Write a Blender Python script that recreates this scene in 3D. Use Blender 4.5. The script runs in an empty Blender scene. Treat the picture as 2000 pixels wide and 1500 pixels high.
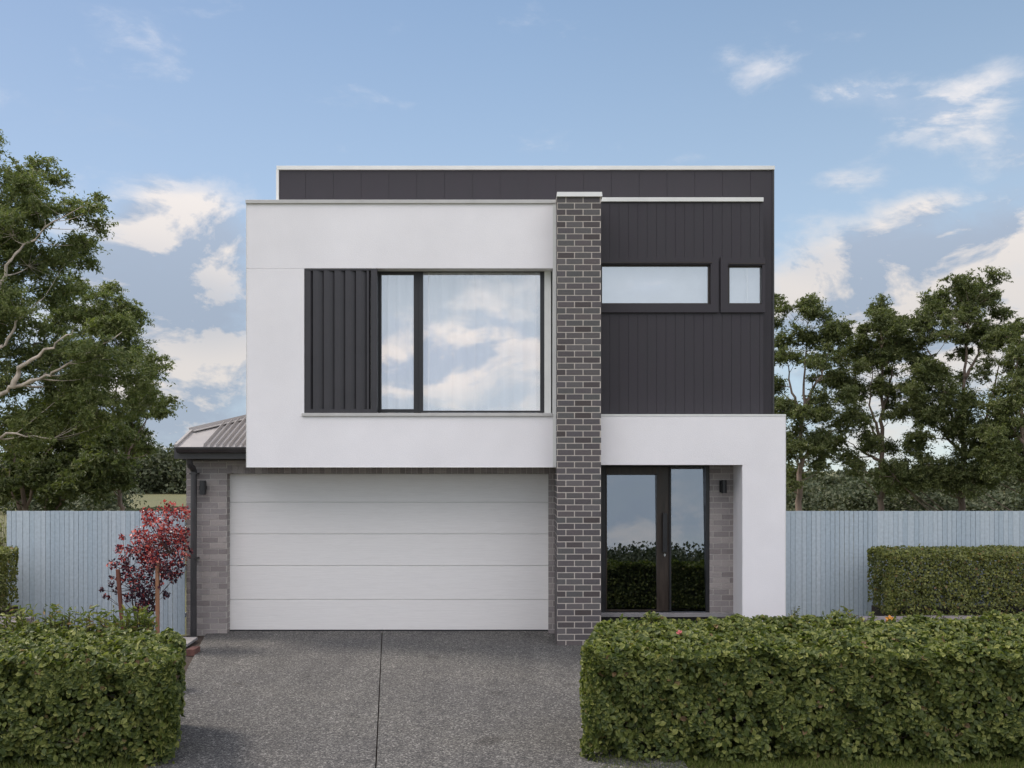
import bpy, math, random
import numpy as np
R = math.radians
C = bpy.context.scene
F = 1833.0; XH = 1010.0; YH = 918.0; H = 2.457      # focal length in photo pixels, vanishing point, eye height

# ------------------------------------------------------------------ camera
cd = bpy.data.cameras.new('camera'); cam = bpy.data.objects.new('camera', cd); C.collection.objects.link(cam)
cam.location = (0, 0, H); cam.rotation_euler = (R(90), 0, 0)
cd.sensor_width = 36; cd.lens = F / 2000 * 36
cd.shift_x = -(XH - 1000) / 2000; cd.shift_y = (YH - 750) / 2000
cd.clip_start = 0.1; cd.clip_end = 5000
C.camera = cam
C.view_settings.view_transform = 'Standard'; C.view_settings.look = 'None'
C.view_settings.gamma = 1; C.view_settings.exposure = 0.80
C.cycles.max_bounces = 8; C.cycles.transparent_max_bounces = 12; C.cycles.sample_clamp_indirect = 6
C.cycles.use_denoising = True

# ------------------------------------------------------------------ sun
SEL, SB = R(50), R(20)          # elevation; angle behind the facade plane, from the left
sv = (-math.cos(SEL) * math.cos(SB), math.cos(SEL) * math.sin(SB), math.sin(SEL))
sd = bpy.data.lights.new('sun', 'SUN'); sun = bpy.data.objects.new('sun', sd); C.collection.objects.link(sun)
sd.energy = 2.0; sd.angle = R(14); sd.color = (1, .9, .78)
from mathutils import Vector
sun.rotation_euler = Vector(sv).to_track_quat('Z', 'Y').to_euler()

# ------------------------------------------------------------------ node helpers
class NT:
    def __init__(s, tree): s.t = tree; s.n = tree.nodes; s.l = tree.links
    def new(s, typ, **kw):
        n = s.n.new(typ)
        for k, v in kw.items(): setattr(n, k, v)
        return n
    def put(s, sock, v):
        if isinstance(v, bpy.types.NodeSocket): s.l.new(v, sock)
        elif v is not None:
            if hasattr(sock, 'default_value') and isinstance(v, (tuple, list)) and len(v) == 3 and sock.type == 'RGBA': v = (*v, 1)
            sock.default_value = v
    def math(s, op, a, b=None, c=None, clamp=False):
        n = s.new('ShaderNodeMath', operation=op, use_clamp=clamp)
        s.put(n.inputs[0], a); s.put(n.inputs[1], b); s.put(n.inputs[2], c)
        return n.outputs[0]
    def vmath(s, op, a, b=None):
        n = s.new('ShaderNodeVectorMath', operation=op); s.put(n.inputs[0], a); s.put(n.inputs[1], b)
        return n.outputs['Value'] if op in ('LENGTH', 'DOT_PRODUCT') else n.outputs[0]
    def mix(s, f, a, b, typ='MIX'):
        n = s.new('ShaderNodeMix', data_type='RGBA', blend_type=typ)
        s.put(n.inputs[0], f); s.put(n.inputs[6], a); s.put(n.inputs[7], b)
        return n.outputs[2]
    def noise(s, vec, scale, detail=3, rough=.5, dist=0.0):
        n = s.new('ShaderNodeTexNoise'); s.put(n.inputs['Vector'], vec); n.inputs['Scale'].default_value = scale
        n.inputs['Detail'].default_value = detail; n.inputs['Roughness'].default_value = rough; n.inputs['Distortion'].default_value = dist
        return n.outputs[0]
    def rng(s, v, a, b, c=0.0, d=1.0, smooth=False):
        n = s.new('ShaderNodeMapRange'); n.interpolation_type = 'SMOOTHSTEP' if smooth else 'LINEAR'
        s.put(n.inputs[0], v); n.inputs[1].default_value = a; n.inputs[2].default_value = b
        n.inputs[3].default_value = c; n.inputs[4].default_value = d
        return n.outputs[0]
    def ramp(s, f, stops, mode='LINEAR'):
        n = s.new('ShaderNodeValToRGB'); cr = n.color_ramp; cr.interpolation = mode
        while len(cr.elements) < len(stops): cr.elements.new(.5)
        for e, (p, c) in zip(cr.elements, stops): e.position = p; e.color = (*c, 1)
        s.put(n.inputs[0], f); return n.outputs[0]

# ------------------------------------------------------------------ world: Nishita sky with clouds by direction
W = bpy.data.worlds.new('World'); C.world = W; W.use_nodes = True
w = NT(W.node_tree); w.n.clear()
tc = w.new('ShaderNodeTexCoord'); D = tc.outputs['Generated']
sx = w.new('ShaderNodeSeparateXYZ'); w.put(sx.inputs[0], D)
dx, dy, dz = sx.outputs
zc = w.math('ADD', w.math('MULTIPLY', w.math('MAXIMUM', dz, 0.0), .95), 0.05)
cv = w.new('ShaderNodeCombineXYZ'); w.put(cv.inputs[0], dx); w.put(cv.inputs[1], dy); w.put(cv.inputs[2], zc)
sky = w.new('ShaderNodeTexSky', sky_type='NISHITA'); sky.sun_disc = False
sky.sun_elevation = SEL; sky.sun_rotation = math.atan2(sv[0], sv[1])
sky.air_density = 1.0; sky.dust_density = 0.6; sky.ozone_density = 2.0
w.put(sky.inputs[0], cv.outputs[0])
SKY_S = 0.084
skyc = w.mix(1.0, sky.outputs[0], (SKY_S * .95, SKY_S * 1.0, SKY_S * 1.02), 'MULTIPLY')
skyc = w.mix(1.0, skyc, w.ramp(w.rng(dx, -.6, .6), [(0, (.74, .74, .75)), (.5, (1.08, 1.06, .99)), (1, (1.34, 1.26, 1.10))]), 'MULTIPLY')
skyc = w.mix(w.rng(dz, .60, .0, .06, .52, True), skyc, (.375, .43, .495))
skyc = w.mix(w.math('MULTIPLY', w.rng(dy, .1, -.3, 0, .60, True), w.rng(dz, .6, .2, .3, 1, True)), skyc, (.60, .63, .67))  # haze behind the camera, raised to light the garage and pale the windows
zz = w.math('ADD', w.math('MAXIMUM', dz, 0.0), 0.22)
pv = w.new('ShaderNodeCombineXYZ')
w.put(pv.inputs[0], w.math('DIVIDE', dx, zz)); w.put(pv.inputs[1], w.math('DIVIDE', dy, zz)); w.put(pv.inputs[2], 0.0)
nz = w.noise(pv.outputs[0], 2.2, 8, .58, .35)
# puffier noise with a tighter vertical scale, straight from the direction
st = w.new('ShaderNodeMapping'); w.put(st.inputs[0], D); st.inputs['Scale'].default_value = (1, 1, 2.2)
nd = w.noise(st.outputs[0], 7.5, 9, .6, .5)
nfine = w.noise(st.outputs[0], 16, 8, .62, .3)
def blob(px, py, rx, rz, amp=1.0, back=False):
    v = Vector((px - XH, -F if back else F, YH - py)).normalized()
    m = w.new('ShaderNodeVectorMath', operation='SUBTRACT'); w.put(m.inputs[0], D); m.inputs[1].default_value = v
    s = w.new('ShaderNodeVectorMath', operation='MULTIPLY'); w.put(s.inputs[0], m.outputs[0])
    s.inputs[1].default_value = (F / rx, F / rx * .8, F / rz)
    d = w.vmath('LENGTH', s.outputs[0])
    return w.rng(d, 0, 1, amp, 0, True)
def total(items):
    o = items[0]
    for i in items[1:]: o = w.math('ADD', o, i)
    return o
B = blob
body = total([B(380, 420, 170, 110, 1.35), B(270, 490, 260, 140, 1.1), B(400, 640, 300, 230, 1.4), B(300, 790, 380, 190, 1.2), B(60, 620, 350, 300, .5),
              B(250, 80, 200, 110, .46), B(150, 230, 210, 80, .42), B(700, 195, 150, 45, .30), B(470, 175, 120, 45, .28), B(1040, 290, 60, 30, .35), B(690, 280, 200, 40, .2), B(770, 60, 90, 30, .25),
              B(1500, 140, 130, 50, .62), B(1690, 180, 160, 60, .72), B(1850, 225, 150, 75, .8), B(1980, 290, 150, 70, .75), B(1960, 160, 160, 60, .55), B(1350, 310, 110, 20, .3), B(1410, 100, 70, 40, .3),
              B(1650, 355, 130, 45, .6), B(1780, 400, 120, 40, .6), B(1900, 460, 300, 120, 1.2), B(1650, 500, 210, 100, 1.0), B(1560, 590, 260, 110, .9), B(1900, 600, 420, 160, 1.0),
              B(1750, 760, 700, 260, 1.0), B(500, 900, 900, 110, .45),
              # facing the house, seen in its windows
              B(980, 680, 330, 130, 1.1, True), B(760, 700, 240, 130, .9, True), B(1000, 560, 230, 90, .3, True), B(900, 860, 1000, 190, .95, True), B(1270, 560, 90, 50, .6, True)])
# unseen broken cloud deck over and behind the camera, added to light the facade
deck = w.math('MULTIPLY', w.rng(dy, .35, -.35, 0, 1, True), w.rng(dz, .22, .6, .0, .8, True))
hi = w.math('MULTIPLY', w.rng(dz, .55, .8, 0, .65, True), 1.0)
m_all = w.math('MAXIMUM', body, w.math('MAXIMUM', deck, hi))
nmix = w.math('ADD', w.math('MULTIPLY', nd, .5), w.math('MULTIPLY', nfine, .5))
dens = w.rng(w.math('ADD', m_all, w.math('MULTIPLY', w.math('SUBTRACT', nmix, .5), 2.7)), .18, 1.45, 0, 1, True)
# cloud tone: cream tops, blue-grey undersides
off = w.new('ShaderNodeMapping'); w.put(off.inputs[0], st.outputs[0]); off.inputs['Location'].default_value = (.03, 0, -.06)
nd2 = w.noise(off.outputs[0], 7.5, 9, .6, .5)
edge = w.math('SUBTRACT', nd, nd2)
greyb = total([B(400, 610, 210, 110, .85), B(260, 520, 200, 80, .4), B(1620, 510, 150, 60, .4), B(300, 860, 300, 90, .35), B(960, 690, 250, 40, .6, True), B(1020, 760, 200, 45, .5, True), B(770, 745, 120, 30, .5, True)])
tone = w.math('SUBTRACT', w.rng(w.math('ADD', w.math('MULTIPLY', edge, 3.5), w.math('ADD', w.math('MULTIPLY', w.noise(st.outputs[0], 5.0, 6, .55, .4), .6), w.math('MULTIPLY', nfine, .4))), .30, .72, 0, 1), w.math('MULTIPLY', greyb, .6), clamp=True)
ccol = w.mix(tone, (.205, .24, .30), (.455, .415, .385))
ccol = w.mix(w.rng(dy, .1, -.4, 0, 1, True), ccol, w.mix(1.0, ccol, (1.045, 1.0, .975), 'MULTIPLY'))
# clouds facing the house get extra gain, added to brighten the shaded facade
gain = w.math('ADD', w.rng(dy, .3, -.3, 1.0, 2.0, True), w.math('MULTIPLY', w.rng(dy, .2, -.4, .6, 5.6, True), w.rng(dz, .12, .45, 0, 1, True)))
cg = w.new('ShaderNodeVectorMath', operation='SCALE'); w.put(cg.inputs[0], ccol); w.put(cg.inputs[3], gain)
final = w.mix(w.math('MULTIPLY', dens, .86), skyc, cg.outputs[0])
bg = w.new('ShaderNodeBackground'); w.put(bg.inputs[0], final); bg.inputs[1].default_value = 1.0
wo = w.new('ShaderNodeOutputWorld'); w.l.new(bg.outputs[0], wo.inputs[0])

# ------------------------------------------------------------------ materials
def new_mat(name):
    m = bpy.data.materials.new(name); m.use_nodes = True
    t = NT(m.node_tree); t.n.clear()
    p = t.new('ShaderNodeBsdfPrincipled'); o = t.new('ShaderNodeOutputMaterial'); t.l.new(p.outputs[0], o.inputs[0])
    return m, t, p, o
def plain(name, col, rough=.6, var=.06, scale=3.0, bump=0.0, bscale=60, metal=0.0, spec=.5, stretch=(1, 1, 1)):
    m, t, p, o = new_mat(name)
    tcn = t.new('ShaderNodeTexCoord'); mp = t.new('ShaderNodeMapping'); t.put(mp.inputs[0], tcn.outputs['Object']); mp.inputs['Scale'].default_value = stretch
    n = t.noise(mp.outputs[0], scale, 5, .6)
    lo = tuple(c * (1 - var * 1.6) for c in col); hi_ = tuple(min(1, c * (1 + var * 1.6)) for c in col)
    t.put(p.inputs['Base Color'], t.ramp(n, [(.3, lo), (.7, hi_)]))
    t.put(p.inputs['Roughness'], t.rng(n, .3, .7, max(0, rough - .08), min(1, rough + .08)))
    p.inputs['Metallic'].default_value = metal; p.inputs['Specular IOR Level'].default_value = spec
    if bump:
        b = t.new('ShaderNodeBump'); b.inputs['Strength'].default_value = bump; b.inputs['Distance'].default_value = .01
        t.put(b.inputs['Height'], t.noise(mp.outputs[0], bscale, 4, .6)); t.l.new(b.outputs[0], p.inputs['Normal'])
    return m
def island(name, stops, rough=.7, bump=.3, bscale=80, spec=.3, noise_amt=.25, transl=0.0, mode='LINEAR', tcol=None):
    m, t, p, o = new_mat(name)
    g = t.new('ShaderNodeNewGeometry')
    tcn = t.new('ShaderNodeTexCoord')
    base = t.ramp(g.outputs['Random Per Island'], stops, mode)
    if noise_amt:
        n = t.noise(tcn.outputs['Object'], bscale * .4, 3)
        base = t.mix(noise_amt, base, t.ramp(n, [(.3, (.25, .25, .25)), (.7, (1, 1, 1))]), 'MULTIPLY')
    t.put(p.inputs['Base Color'], base); p.inputs['Roughness'].default_value = rough; p.inputs['Specular IOR Level'].default_value = spec
    if bump:
        b = t.new('ShaderNodeBump'); b.inputs['Strength'].default_value = bump; b.inputs['Distance'].default_value = .004
        t.put(b.inputs['Height'], t.noise(tcn.outputs['Object'], bscale, 4, .6)); t.l.new(b.outputs[0], p.inputs['Normal'])
    if transl:
        tr = t.new('ShaderNodeBsdfTranslucent')
        t.put(tr.inputs[0], t.mix(1.0, base, tcol or (1.1, 1.25, .5), 'MULTIPLY'))
        mx = t.new('ShaderNodeMixShader'); mx.inputs[0].default_value = transl
        t.l.new(p.outputs[0], mx.inputs[1]); t.l.new(tr.outputs[0], mx.inputs[2]); t.l.new(mx.outputs[0], o.inputs[0])
    return m
def glass(name, refl, tint, interior=1.0):
    m, t, p, o = new_mat(name); t.n.remove(p)
    g = t.new('ShaderNodeBsdfGlossy'); g.inputs['Roughness'].default_value = 0.0; g.inputs[0].default_value = (*tint, 1)
    tr = t.new('ShaderNodeBsdfTransparent'); tr.inputs[0].default_value = (interior, interior, interior, 1)
    tcn = t.new('ShaderNodeTexCoord'); b = t.new('ShaderNodeBump'); b.inputs['Strength'].default_value = .02; b.inputs['Distance'].default_value = .01
    t.put(b.inputs['Height'], t.noise(tcn.outputs['Object'], 1.3, 2)); t.l.new(b.outputs[0], g.inputs['Normal'])
    mx = t.new('ShaderNodeMixShader'); mx.inputs[0].default_value = refl
    t.l.new(tr.outputs[0], mx.inputs[1]); t.l.new(g.outputs[0], mx.inputs[2]); t.l.new(mx.outputs[0], o.inputs[0])
    return m

M = {}
M['render'] = plain('white_render', (.82, .80, .81), .75, .028, .9, .35, 90)
M['white_metal'] = plain('white_metal', (.72, .72, .69), .45, .03, 4)
M['grey_metal'] = plain('grey_flashing', (.50, .49, .47), .4, .05, 4)
M['dark_metal'] = plain('dark_grey_metal', (.045, .043, .045), .42, .08, 6)
M['black_metal'] = plain('black_metal', (.018, .018, .02), .4, .1, 8)
M['clad'] = plain('charcoal_cladding', (.030, .0255, .032), .62, .10, 5, .15, 220, stretch=(1, 1, .25))
M['slat'] = plain('charcoal_slats', (.036, .034, .039), .5, .08, 4, 0)
M['garage'] = None
M['door_wood'] = plain('dark_timber', (.032, .022, .016), .38, .3, 5, .15, 40, stretch=(6, 6, .5))
M['mortar_light'] = plain('cream_mortar', (.63, .57, .51), .95, .06, 20, .3, 200)
M['mortar_grey'] = plain('grey_mortar', (.47, .44, .41), .95, .06, 20, .3, 200)
M['brick_dark'] = island('charcoal_brick', [(0, (.080, .066, .064)), (.3, (.115, .105, .11)), (.55, (.130, .112, .112)), (.8, (.110, .108, .106)), (1, (.155, .14, .14))], .75, .35, 120)
M['brick_grey'] = island('grey_brick', [(0, (.25, .22, .215)), (.4, (.31, .28, .275)), (.7, (.34, .305, .295)), (1, (.40, .36, .34))], .8, .35, 120)
M['roof'] = plain('corrugated_steel', (.30, .285, .28), .5, .05, 3, 0, metal=.0, spec=.3)
M['fence'] = None
M['concrete'] = plain('concrete', (.24, .23, .235), .85, .12, 4, .3, 60)
M['stone'] = plain('pinkish_stone', (.23, .20, .20), .9, .2, 6, .5, 40)
M['redbrick'] = plain('red_brown_brick', (.12, .055, .045), .9, .2, 12, .4, 80)
M['timber'] = plain('weathered_stake', (.26, .13, .07), .8, .2, 6, .3, 60, stretch=(4, 4, .6))
M['timber2'] = plain('red_brown_stake', (.13, .045, .028), .8, .2, 6, .3, 60, stretch=(4, 4, .6))
M['curtain'] = None
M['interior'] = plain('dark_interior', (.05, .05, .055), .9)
M['pale_interior'] = plain('pale_interior', (.74, .76, .77), .9)
M['glass'] = glass('window_glass', .35, (.96, .98, 1), .95)
M['glass_door'] = glass('door_glass', .29, (.62, .68, .76), .6)
M['silver'] = plain('silver_lock', (.7, .7, .7), .25, .02, 5, metal=.9)
M['bark_pale'] = plain('pale_bark', (.42, .36, .30), .85, .3, 3, .5, 14, stretch=(1, 1, .3))
M['bark_brown'] = plain('brown_bark', (.20, .15, .12), .9, .3, 3, .5, 14, stretch=(1, 1, .3))
M['bark_dark'] = plain('dark_twig', (.06, .042, .032), .9, .25, 10)
M['leaf_gum'] = island('gum_leaf', [(0, (.085, .11, .038)), (.45, (.14, .17, .058)), (.8, (.19, .215, .080)), (1, (.25, .25, .12))], .5, 0, noise_amt=0, transl=.36, spec=.35)
M['leaf_gum2'] = island('dark_gum_leaf', [(0, (.070, .092, .036)), (.5, (.115, .135, .052)), (.85, (.155, .175, .07)), (1, (.20, .20, .095))], .55, 0, noise_amt=0, transl=.36, spec=.3)
M['leaf_hedge'] = island('hedge_leaf', [(0, (.045, .066, .020)), (.40, (.092, .118, .030)), (.72, (.150, .172, .044)), (.982, (.26, .27, .08)), (.993, (.19, .12, .06)), (1, (.13, .085, .045))], .5, 0, noise_amt=0, transl=.32, spec=.3)
M['leaf_hedge_back'] = island('olive_hedge_leaf', [(0, (.075, .090, .022)), (.55, (.15, .165, .038)), (.85, (.23, .24, .06)), (.94, (.22, .21, .04)), (1, (.2, .11, .05))], .45, 0, noise_amt=0, transl=.25, spec=.45)
M['leaf_young'] = island('young_leaf', [(0, (.07, .095, .024)), (.55, (.14, .175, .04)), (.88, (.25, .26, .07)), (1, (.30, .18, .10))], .5, 0, noise_amt=0, transl=.28)
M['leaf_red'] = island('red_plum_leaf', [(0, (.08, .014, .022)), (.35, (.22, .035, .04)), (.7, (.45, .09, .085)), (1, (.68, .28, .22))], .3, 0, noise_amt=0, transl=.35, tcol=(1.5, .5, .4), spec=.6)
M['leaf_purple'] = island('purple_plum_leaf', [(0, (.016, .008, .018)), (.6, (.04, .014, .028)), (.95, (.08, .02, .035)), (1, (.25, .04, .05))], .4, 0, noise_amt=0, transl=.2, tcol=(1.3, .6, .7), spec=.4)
M['leaf_wood'] = island('woodland_leaf', [(0, (.048, .062, .034)), (.6, (.085, .10, .056)), (1, (.125, .13, .08))], .7, 0, noise_amt=0, transl=.15)
M['petal'] = plain('pink_petal', (.5, .12, .12), .5)
M['petal_o'] = plain('orange_petal', (.6, .25, .03), .5)
M['blade'] = island('grass_blade', [(0, (.07, .10, .02)), (.6, (.13, .17, .035)), (1, (.24, .23, .08))], .6, 0, noise_amt=0, transl=.3)

# garage door: pale wood-grain embossed panels
m, t, p, o = new_mat('garage_door_panel'); tcn = t.new('ShaderNodeTexCoord')
mp = t.new('ShaderNodeMapping'); t.put(mp.inputs[0], tcn.outputs['Object']); mp.inputs['Scale'].default_value = (1.2, 1, 34)
n1 = t.noise(mp.outputs[0], 2.4, 8, .65, 1.2)
t.put(p.inputs['Base Color'], t.ramp(n1, [(.3, (.73, .71, .69)), (.55, (.79, .77, .75)), (.75, (.82, .80, .78))]))
b = t.new('ShaderNodeBump'); b.inputs['Strength'].default_value = .35; b.inputs['Distance'].default_value = .006; t.put(b.inputs['Height'], n1); t.l.new(b.outputs[0], p.inputs['Normal'])
p.inputs['Roughness'].default_value = .55; M['garage'] = m
# fence palings
M['fence'] = island('pale_blue_paling', [(0, (.40, .475, .53)), (.5, (.45, .52, .57)), (1, (.49, .555, .60))], .7, .2, 60, noise_amt=.22)
# sheer curtain
m, t, p, o = new_mat('sheer_curtain'); p.inputs['Base Color'].default_value = (.80, .82, .84, 1); p.inputs['Roughness'].default_value = .9
tr = t.new('ShaderNodeBsdfTranslucent'); tr.inputs[0].default_value = (.8, .82, .84, 1)
mx = t.new('ShaderNodeMixShader'); mx.inputs[0].default_value = .12; t.l.new(p.outputs[0], mx.inputs[1]); t.l.new(tr.outputs[0], mx.inputs[2]); t.l.new(mx.outputs[0], o.inputs[0]); M['curtain'] = m
# exposed aggregate driveway
m, t, p, o = new_mat('exposed_aggregate'); tcn = t.new('ShaderNodeTexCoord'); oc = tcn.outputs['Object']
v1 = t.new('ShaderNodeTexVoronoi'); t.put(v1.inputs['Vector'], oc); v1.inputs['Scale'].default_value = 98
v2 = t.new('ShaderNodeTexVoronoi'); t.put(v2.inputs['Vector'], oc); v2.inputs['Scale'].default_value = 52
s1 = t.new('ShaderNodeSeparateColor'); t.put(s1.inputs[0], v1.outputs['Color'])
s2 = t.new('ShaderNodeSeparateColor'); t.put(s2.inputs[0], v2.outputs['Color'])
stones = t.ramp(s1.outputs[0], [(0, (.035, .034, .036)), (.35, (.085, .08, .078)), (.65, (.15, .14, .13)), (.85, (.32, .30, .27)), (1, (.66, .62, .56))])
stones2 = t.ramp(s2.outputs[1], [(0, (.05, .048, .05)), (.5, (.13, .125, .118)), (.9, (.22, .21, .19)), (1, (.6, .57, .52))])
mixs = t.mix(.42, stones, stones2); mixs = t.mix(1.0, mixs, (.72, .74, .765), 'MULTIPLY')
big = t.noise(oc, .55, 4, .6); mid = t.noise(oc, 5, 4, .6)
mixs = t.mix(.75, mixs, t.ramp(big, [(.35, (.78, .78, .80)), (.65, (1, .99, .96))]), 'MULTIPLY')
mixs = t.mix(.35, mixs, t.ramp(mid, [(.35, (.6, .6, .6)), (.65, (1, 1, 1))]), 'MULTIPLY')
t.put(p.inputs['Base Color'], mixs); p.inputs['Roughness'].default_value = .8; p.inputs['Specular IOR Level'].default_value = .25
mp = t.new('ShaderNodeMapping'); t.put(mp.inputs[0], oc); mp.inputs['Scale'].default_value = (2.6, .22, 1); mp.inputs['Rotation'].default_value = (0, 0, R(-8))
tyre = t.noise(mp.outputs[0], 1.0, 3, .5); mixs = t.mix(.8, mixs, t.ramp(tyre, [(.34, (.80, .80, .81)), (.6, (1, 1, 1))]), 'MULTIPLY')
sp = t.noise(oc, 2.3, 2, .4); mixs = t.mix(.8, mixs, t.ramp(sp, [(.24, (.62, .61, .60)), (.33, (1, 1, 1))]), 'MULTIPLY'); t.put(p.inputs['Base Color'], mixs)
b = t.new('ShaderNodeBump'); b.inputs['Strength'].default_value = .6; b.inputs['Distance'].default_value = .006; t.put(b.inputs['Height'], s1.outputs[0]); t.l.new(b.outputs[0], p.inputs['Normal'])
M['aggregate'] = m
# ground: grass with drier patches
m, t, p, o = new_mat('grass_ground'); tcn = t.new('ShaderNodeTexCoord'); oc = tcn.outputs['Object']
n1 = t.noise(oc, .12, 6, .6); n2 = t.noise(oc, 9, 6, .7)
g = t.mix(n1, (.11, .12, .045), (.17, .155, .075)); g = t.mix(.6, g, t.ramp(n2, [(.3, (.45, .45, .4)), (.7, (1, 1, 1))]), 'MULTIPLY')
t.put(p.inputs['Base Color'], g); p.inputs['Roughness'].default_value = .95
b = t.new('ShaderNodeBump'); b.inputs['Strength'].default_value = .8; b.inputs['Distance'].default_value = .04; t.put(b.inputs['Height'], n2); t.l.new(b.outputs[0], p.inputs['Normal'])
M['ground'] = m
m, t, p, o = new_mat('bark_mulch'); tcn = t.new('ShaderNodeTexCoord'); oc = tcn.outputs['Object']
n2 = t.noise(oc, 30, 6, .7); t.put(p.inputs['Base Color'], t.ramp(n2, [(.3, (.02, .014, .011)), (.6, (.06, .042, .032)), (.8, (.12, .09, .07))])); p.inputs['Roughness'].default_value = .95
b = t.new('ShaderNodeBump'); b.inputs['Strength'].default_value = 1; b.inputs['Distance'].default_value = .03; t.put(b.inputs['Height'], n2); t.l.new(b.outputs[0], p.inputs['Normal'])
M['mulch'] = m

# ------------------------------------------------------------------ geometry helpers
def S(Y): return F / Y
def PX(px, Y): return (px - XH) * Y / F
def PZ(py, Y): return H - (py - YH) * Y / F
def P(px, py, Y): return np.array((PX(px, Y), Y, PZ(py, Y)))
ORG = {}
def empty(name, loc, label=None, cat=None, group=None):
    o = bpy.data.objects.new(name, None); C.collection.objects.link(o); o.location = loc; o.empty_display_size = .2
    ORG[o.name] = np.array(loc, float)
    tag(o, label, cat, group); return o
def tag(o, label=None, cat=None, group=None, kind=None):
    if label: o['label'] = label
    if cat: o['category'] = cat
    if group: o['group'] = group
    if kind: o['kind'] = kind
    return o
def raw(name, V, polys, sizes, mat, parent=None, smooth=False, origin=None):
    """V (n,3); polys flat loop index array; sizes per polygon"""
    V = np.asarray(V, float)
    org = ORG[parent.name] if parent else (np.array(origin, float) if origin is not None else np.array((V[:, 0].mean(), V[:, 1].mean(), V[:, 2].min())))
    me = bpy.data.meshes.new(name); me.vertices.add(len(V)); me.vertices.foreach_set('co', (V - org).astype(np.float32).ravel())
    polys = np.asarray(polys, np.int32).ravel(); sizes = np.asarray(sizes, np.int32)
    me.loops.add(len(polys)); me.loops.foreach_set('vertex_index', polys)
    me.polygons.add(len(sizes)); st = np.concatenate(([0], np.cumsum(sizes)[:-1])).astype(np.int32)
    me.polygons.foreach_set('loop_start', st); me.polygons.foreach_set('loop_total', sizes)
    me.polygons.foreach_set('use_smooth', np.full(len(sizes), bool(smooth)))
    me.update(calc_edges=True); me.validate()
    me.materials.append(mat)
    o = bpy.data.objects.new(name, me); C.collection.objects.link(o)
    if parent: o.parent = parent
    else: o.location = org
    ORG[o.name] = org
    return o
class MB:
    def __init__(s): s.v = []; s.f = []
    def box(s, x0, x1, y0, y1, z0, z1):
        b = len(s.v)
        s.v += [(x0, y0, z0), (x1, y0, z0), (x1, y1, z0), (x0, y1, z0), (x0, y0, z1), (x1, y0, z1), (x1, y1, z1), (x0, y1, z1)]
        s.f += [tuple(b + i for i in q) for q in ((0, 3, 2, 1), (4, 5, 6, 7), (0, 1, 5, 4), (1, 2, 6, 5), (2, 3, 7, 6), (3, 0, 4, 7))]
        return s
    def pbox(s, px0, px1, py0, py1, Y, d):      # front face at Y seen between those photo pixels, d metres deep
        return s.box(PX(px0, Y), PX(px1, Y), Y, Y + d, PZ(py1, Y), PZ(py0, Y))
    def prism(s, pts, vec):                      # extrude a closed polygon of 3d points
        b = len(s.v); n = len(pts); vec = np.array(vec)
        s.v += [tuple(p) for p in pts] + [tuple(np.array(p) + vec) for p in pts]
        s.f.append(tuple(b + i for i in range(n))); s.f.append(tuple(b + n + i for i in reversed(range(n))))
        for i in range(n): j = (i + 1) % n; s.f.append((b + i, b + n + i, b + n + j, b + j))
        return s
    def tube(s, pts, rad, n=8, cap=True):
        pts = [np.array(p, float) for p in pts]; b = len(s.v); m = len(pts)
        if np.isscalar(rad): rad = [rad] * m
        for i, p in enumerate(pts):
            d = pts[min(i + 1, m - 1)] - pts[max(i - 1, 0)]; d /= (np.linalg.norm(d) + 1e-9)
            a = np.array((0, 1, 0)) if abs(d[2]) > .8 else np.array((0, 0, 1)); u = np.cross(d, a); u /= np.linalg.norm(u); v = np.cross(d, u)
            for k in range(n):
                t_ = 2 * math.pi * k / n; s.v.append(tuple(p + rad[i] * (math.cos(t_) * u + math.sin(t_) * v)))
        for i in range(m - 1):
            for k in range(n):
                k2 = (k + 1) % n; s.f.append((b + i * n + k, b + i * n + k2, b + (i + 1) * n + k2, b + (i + 1) * n + k))
        if cap: s.f.append(tuple(b + k for k in reversed(range(n)))); s.f.append(tuple(b + (m - 1) * n + k for k in range(n)))
        return s
    def build(s, name, mat, parent=None, smooth=False, bevel=0, origin=None):
        o = raw(name, np.array(s.v), np.concatenate([np.array(f) for f in s.f]), [len(f) for f in s.f], mat, parent, smooth, origin)
        if bevel:
            md = o.modifiers.new('bevel', 'BEVEL'); md.width = bevel; md.segments = 2; md.limit_method = 'ANGLE'
        return o
def leaves_mesh(Cn, N, T, L, Wd, fold=.15, oval=False):
    """leaf cards: centres, normals, directions, lengths, widths -> arrays"""
    N = N / (np.linalg.norm(N, axis=1, keepdims=True) + 1e-9)
    T = T - (T * N).sum(1, keepdims=True) * N; T /= (np.linalg.norm(T, axis=1, keepdims=True) + 1e-9)
    U = np.cross(N, T); L = L[:, None]; Wd = Wd[:, None]; n = len(Cn)
    if oval:
        pts = [Cn - T * L * .5, Cn - T * L * .12 + U * Wd * .5 + N * Wd * fold, Cn + T * L * .25 + U * Wd * .36 + N * Wd * fold * .7, Cn + T * L * .5 - N * L * .08,
               Cn + T * L * .25 - U * Wd * .36 + N * Wd * fold * .7, Cn - T * L * .12 - U * Wd * .5 + N * Wd * fold]
        V = np.stack(pts, 1).reshape(-1, 3); b = (np.arange(n) * 6)[:, None]
        F_ = np.concatenate([b + np.array([0, 3, 2, 1]), b + np.array([0, 5, 4, 3])], 1).reshape(-1)
        return V, F_, np.full(2 * n, 4)
    pts = [Cn - T * L * .5, Cn + U * Wd * .5 + N * Wd * fold, Cn + T * L * .5, Cn - U * Wd * .5 + N * Wd * fold]
    V = np.stack(pts, 1).reshape(-1, 3); b = (np.arange(n) * 4)[:, None]
    return V, (b + np.arange(4)).reshape(-1), np.full(n, 4)
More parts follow.
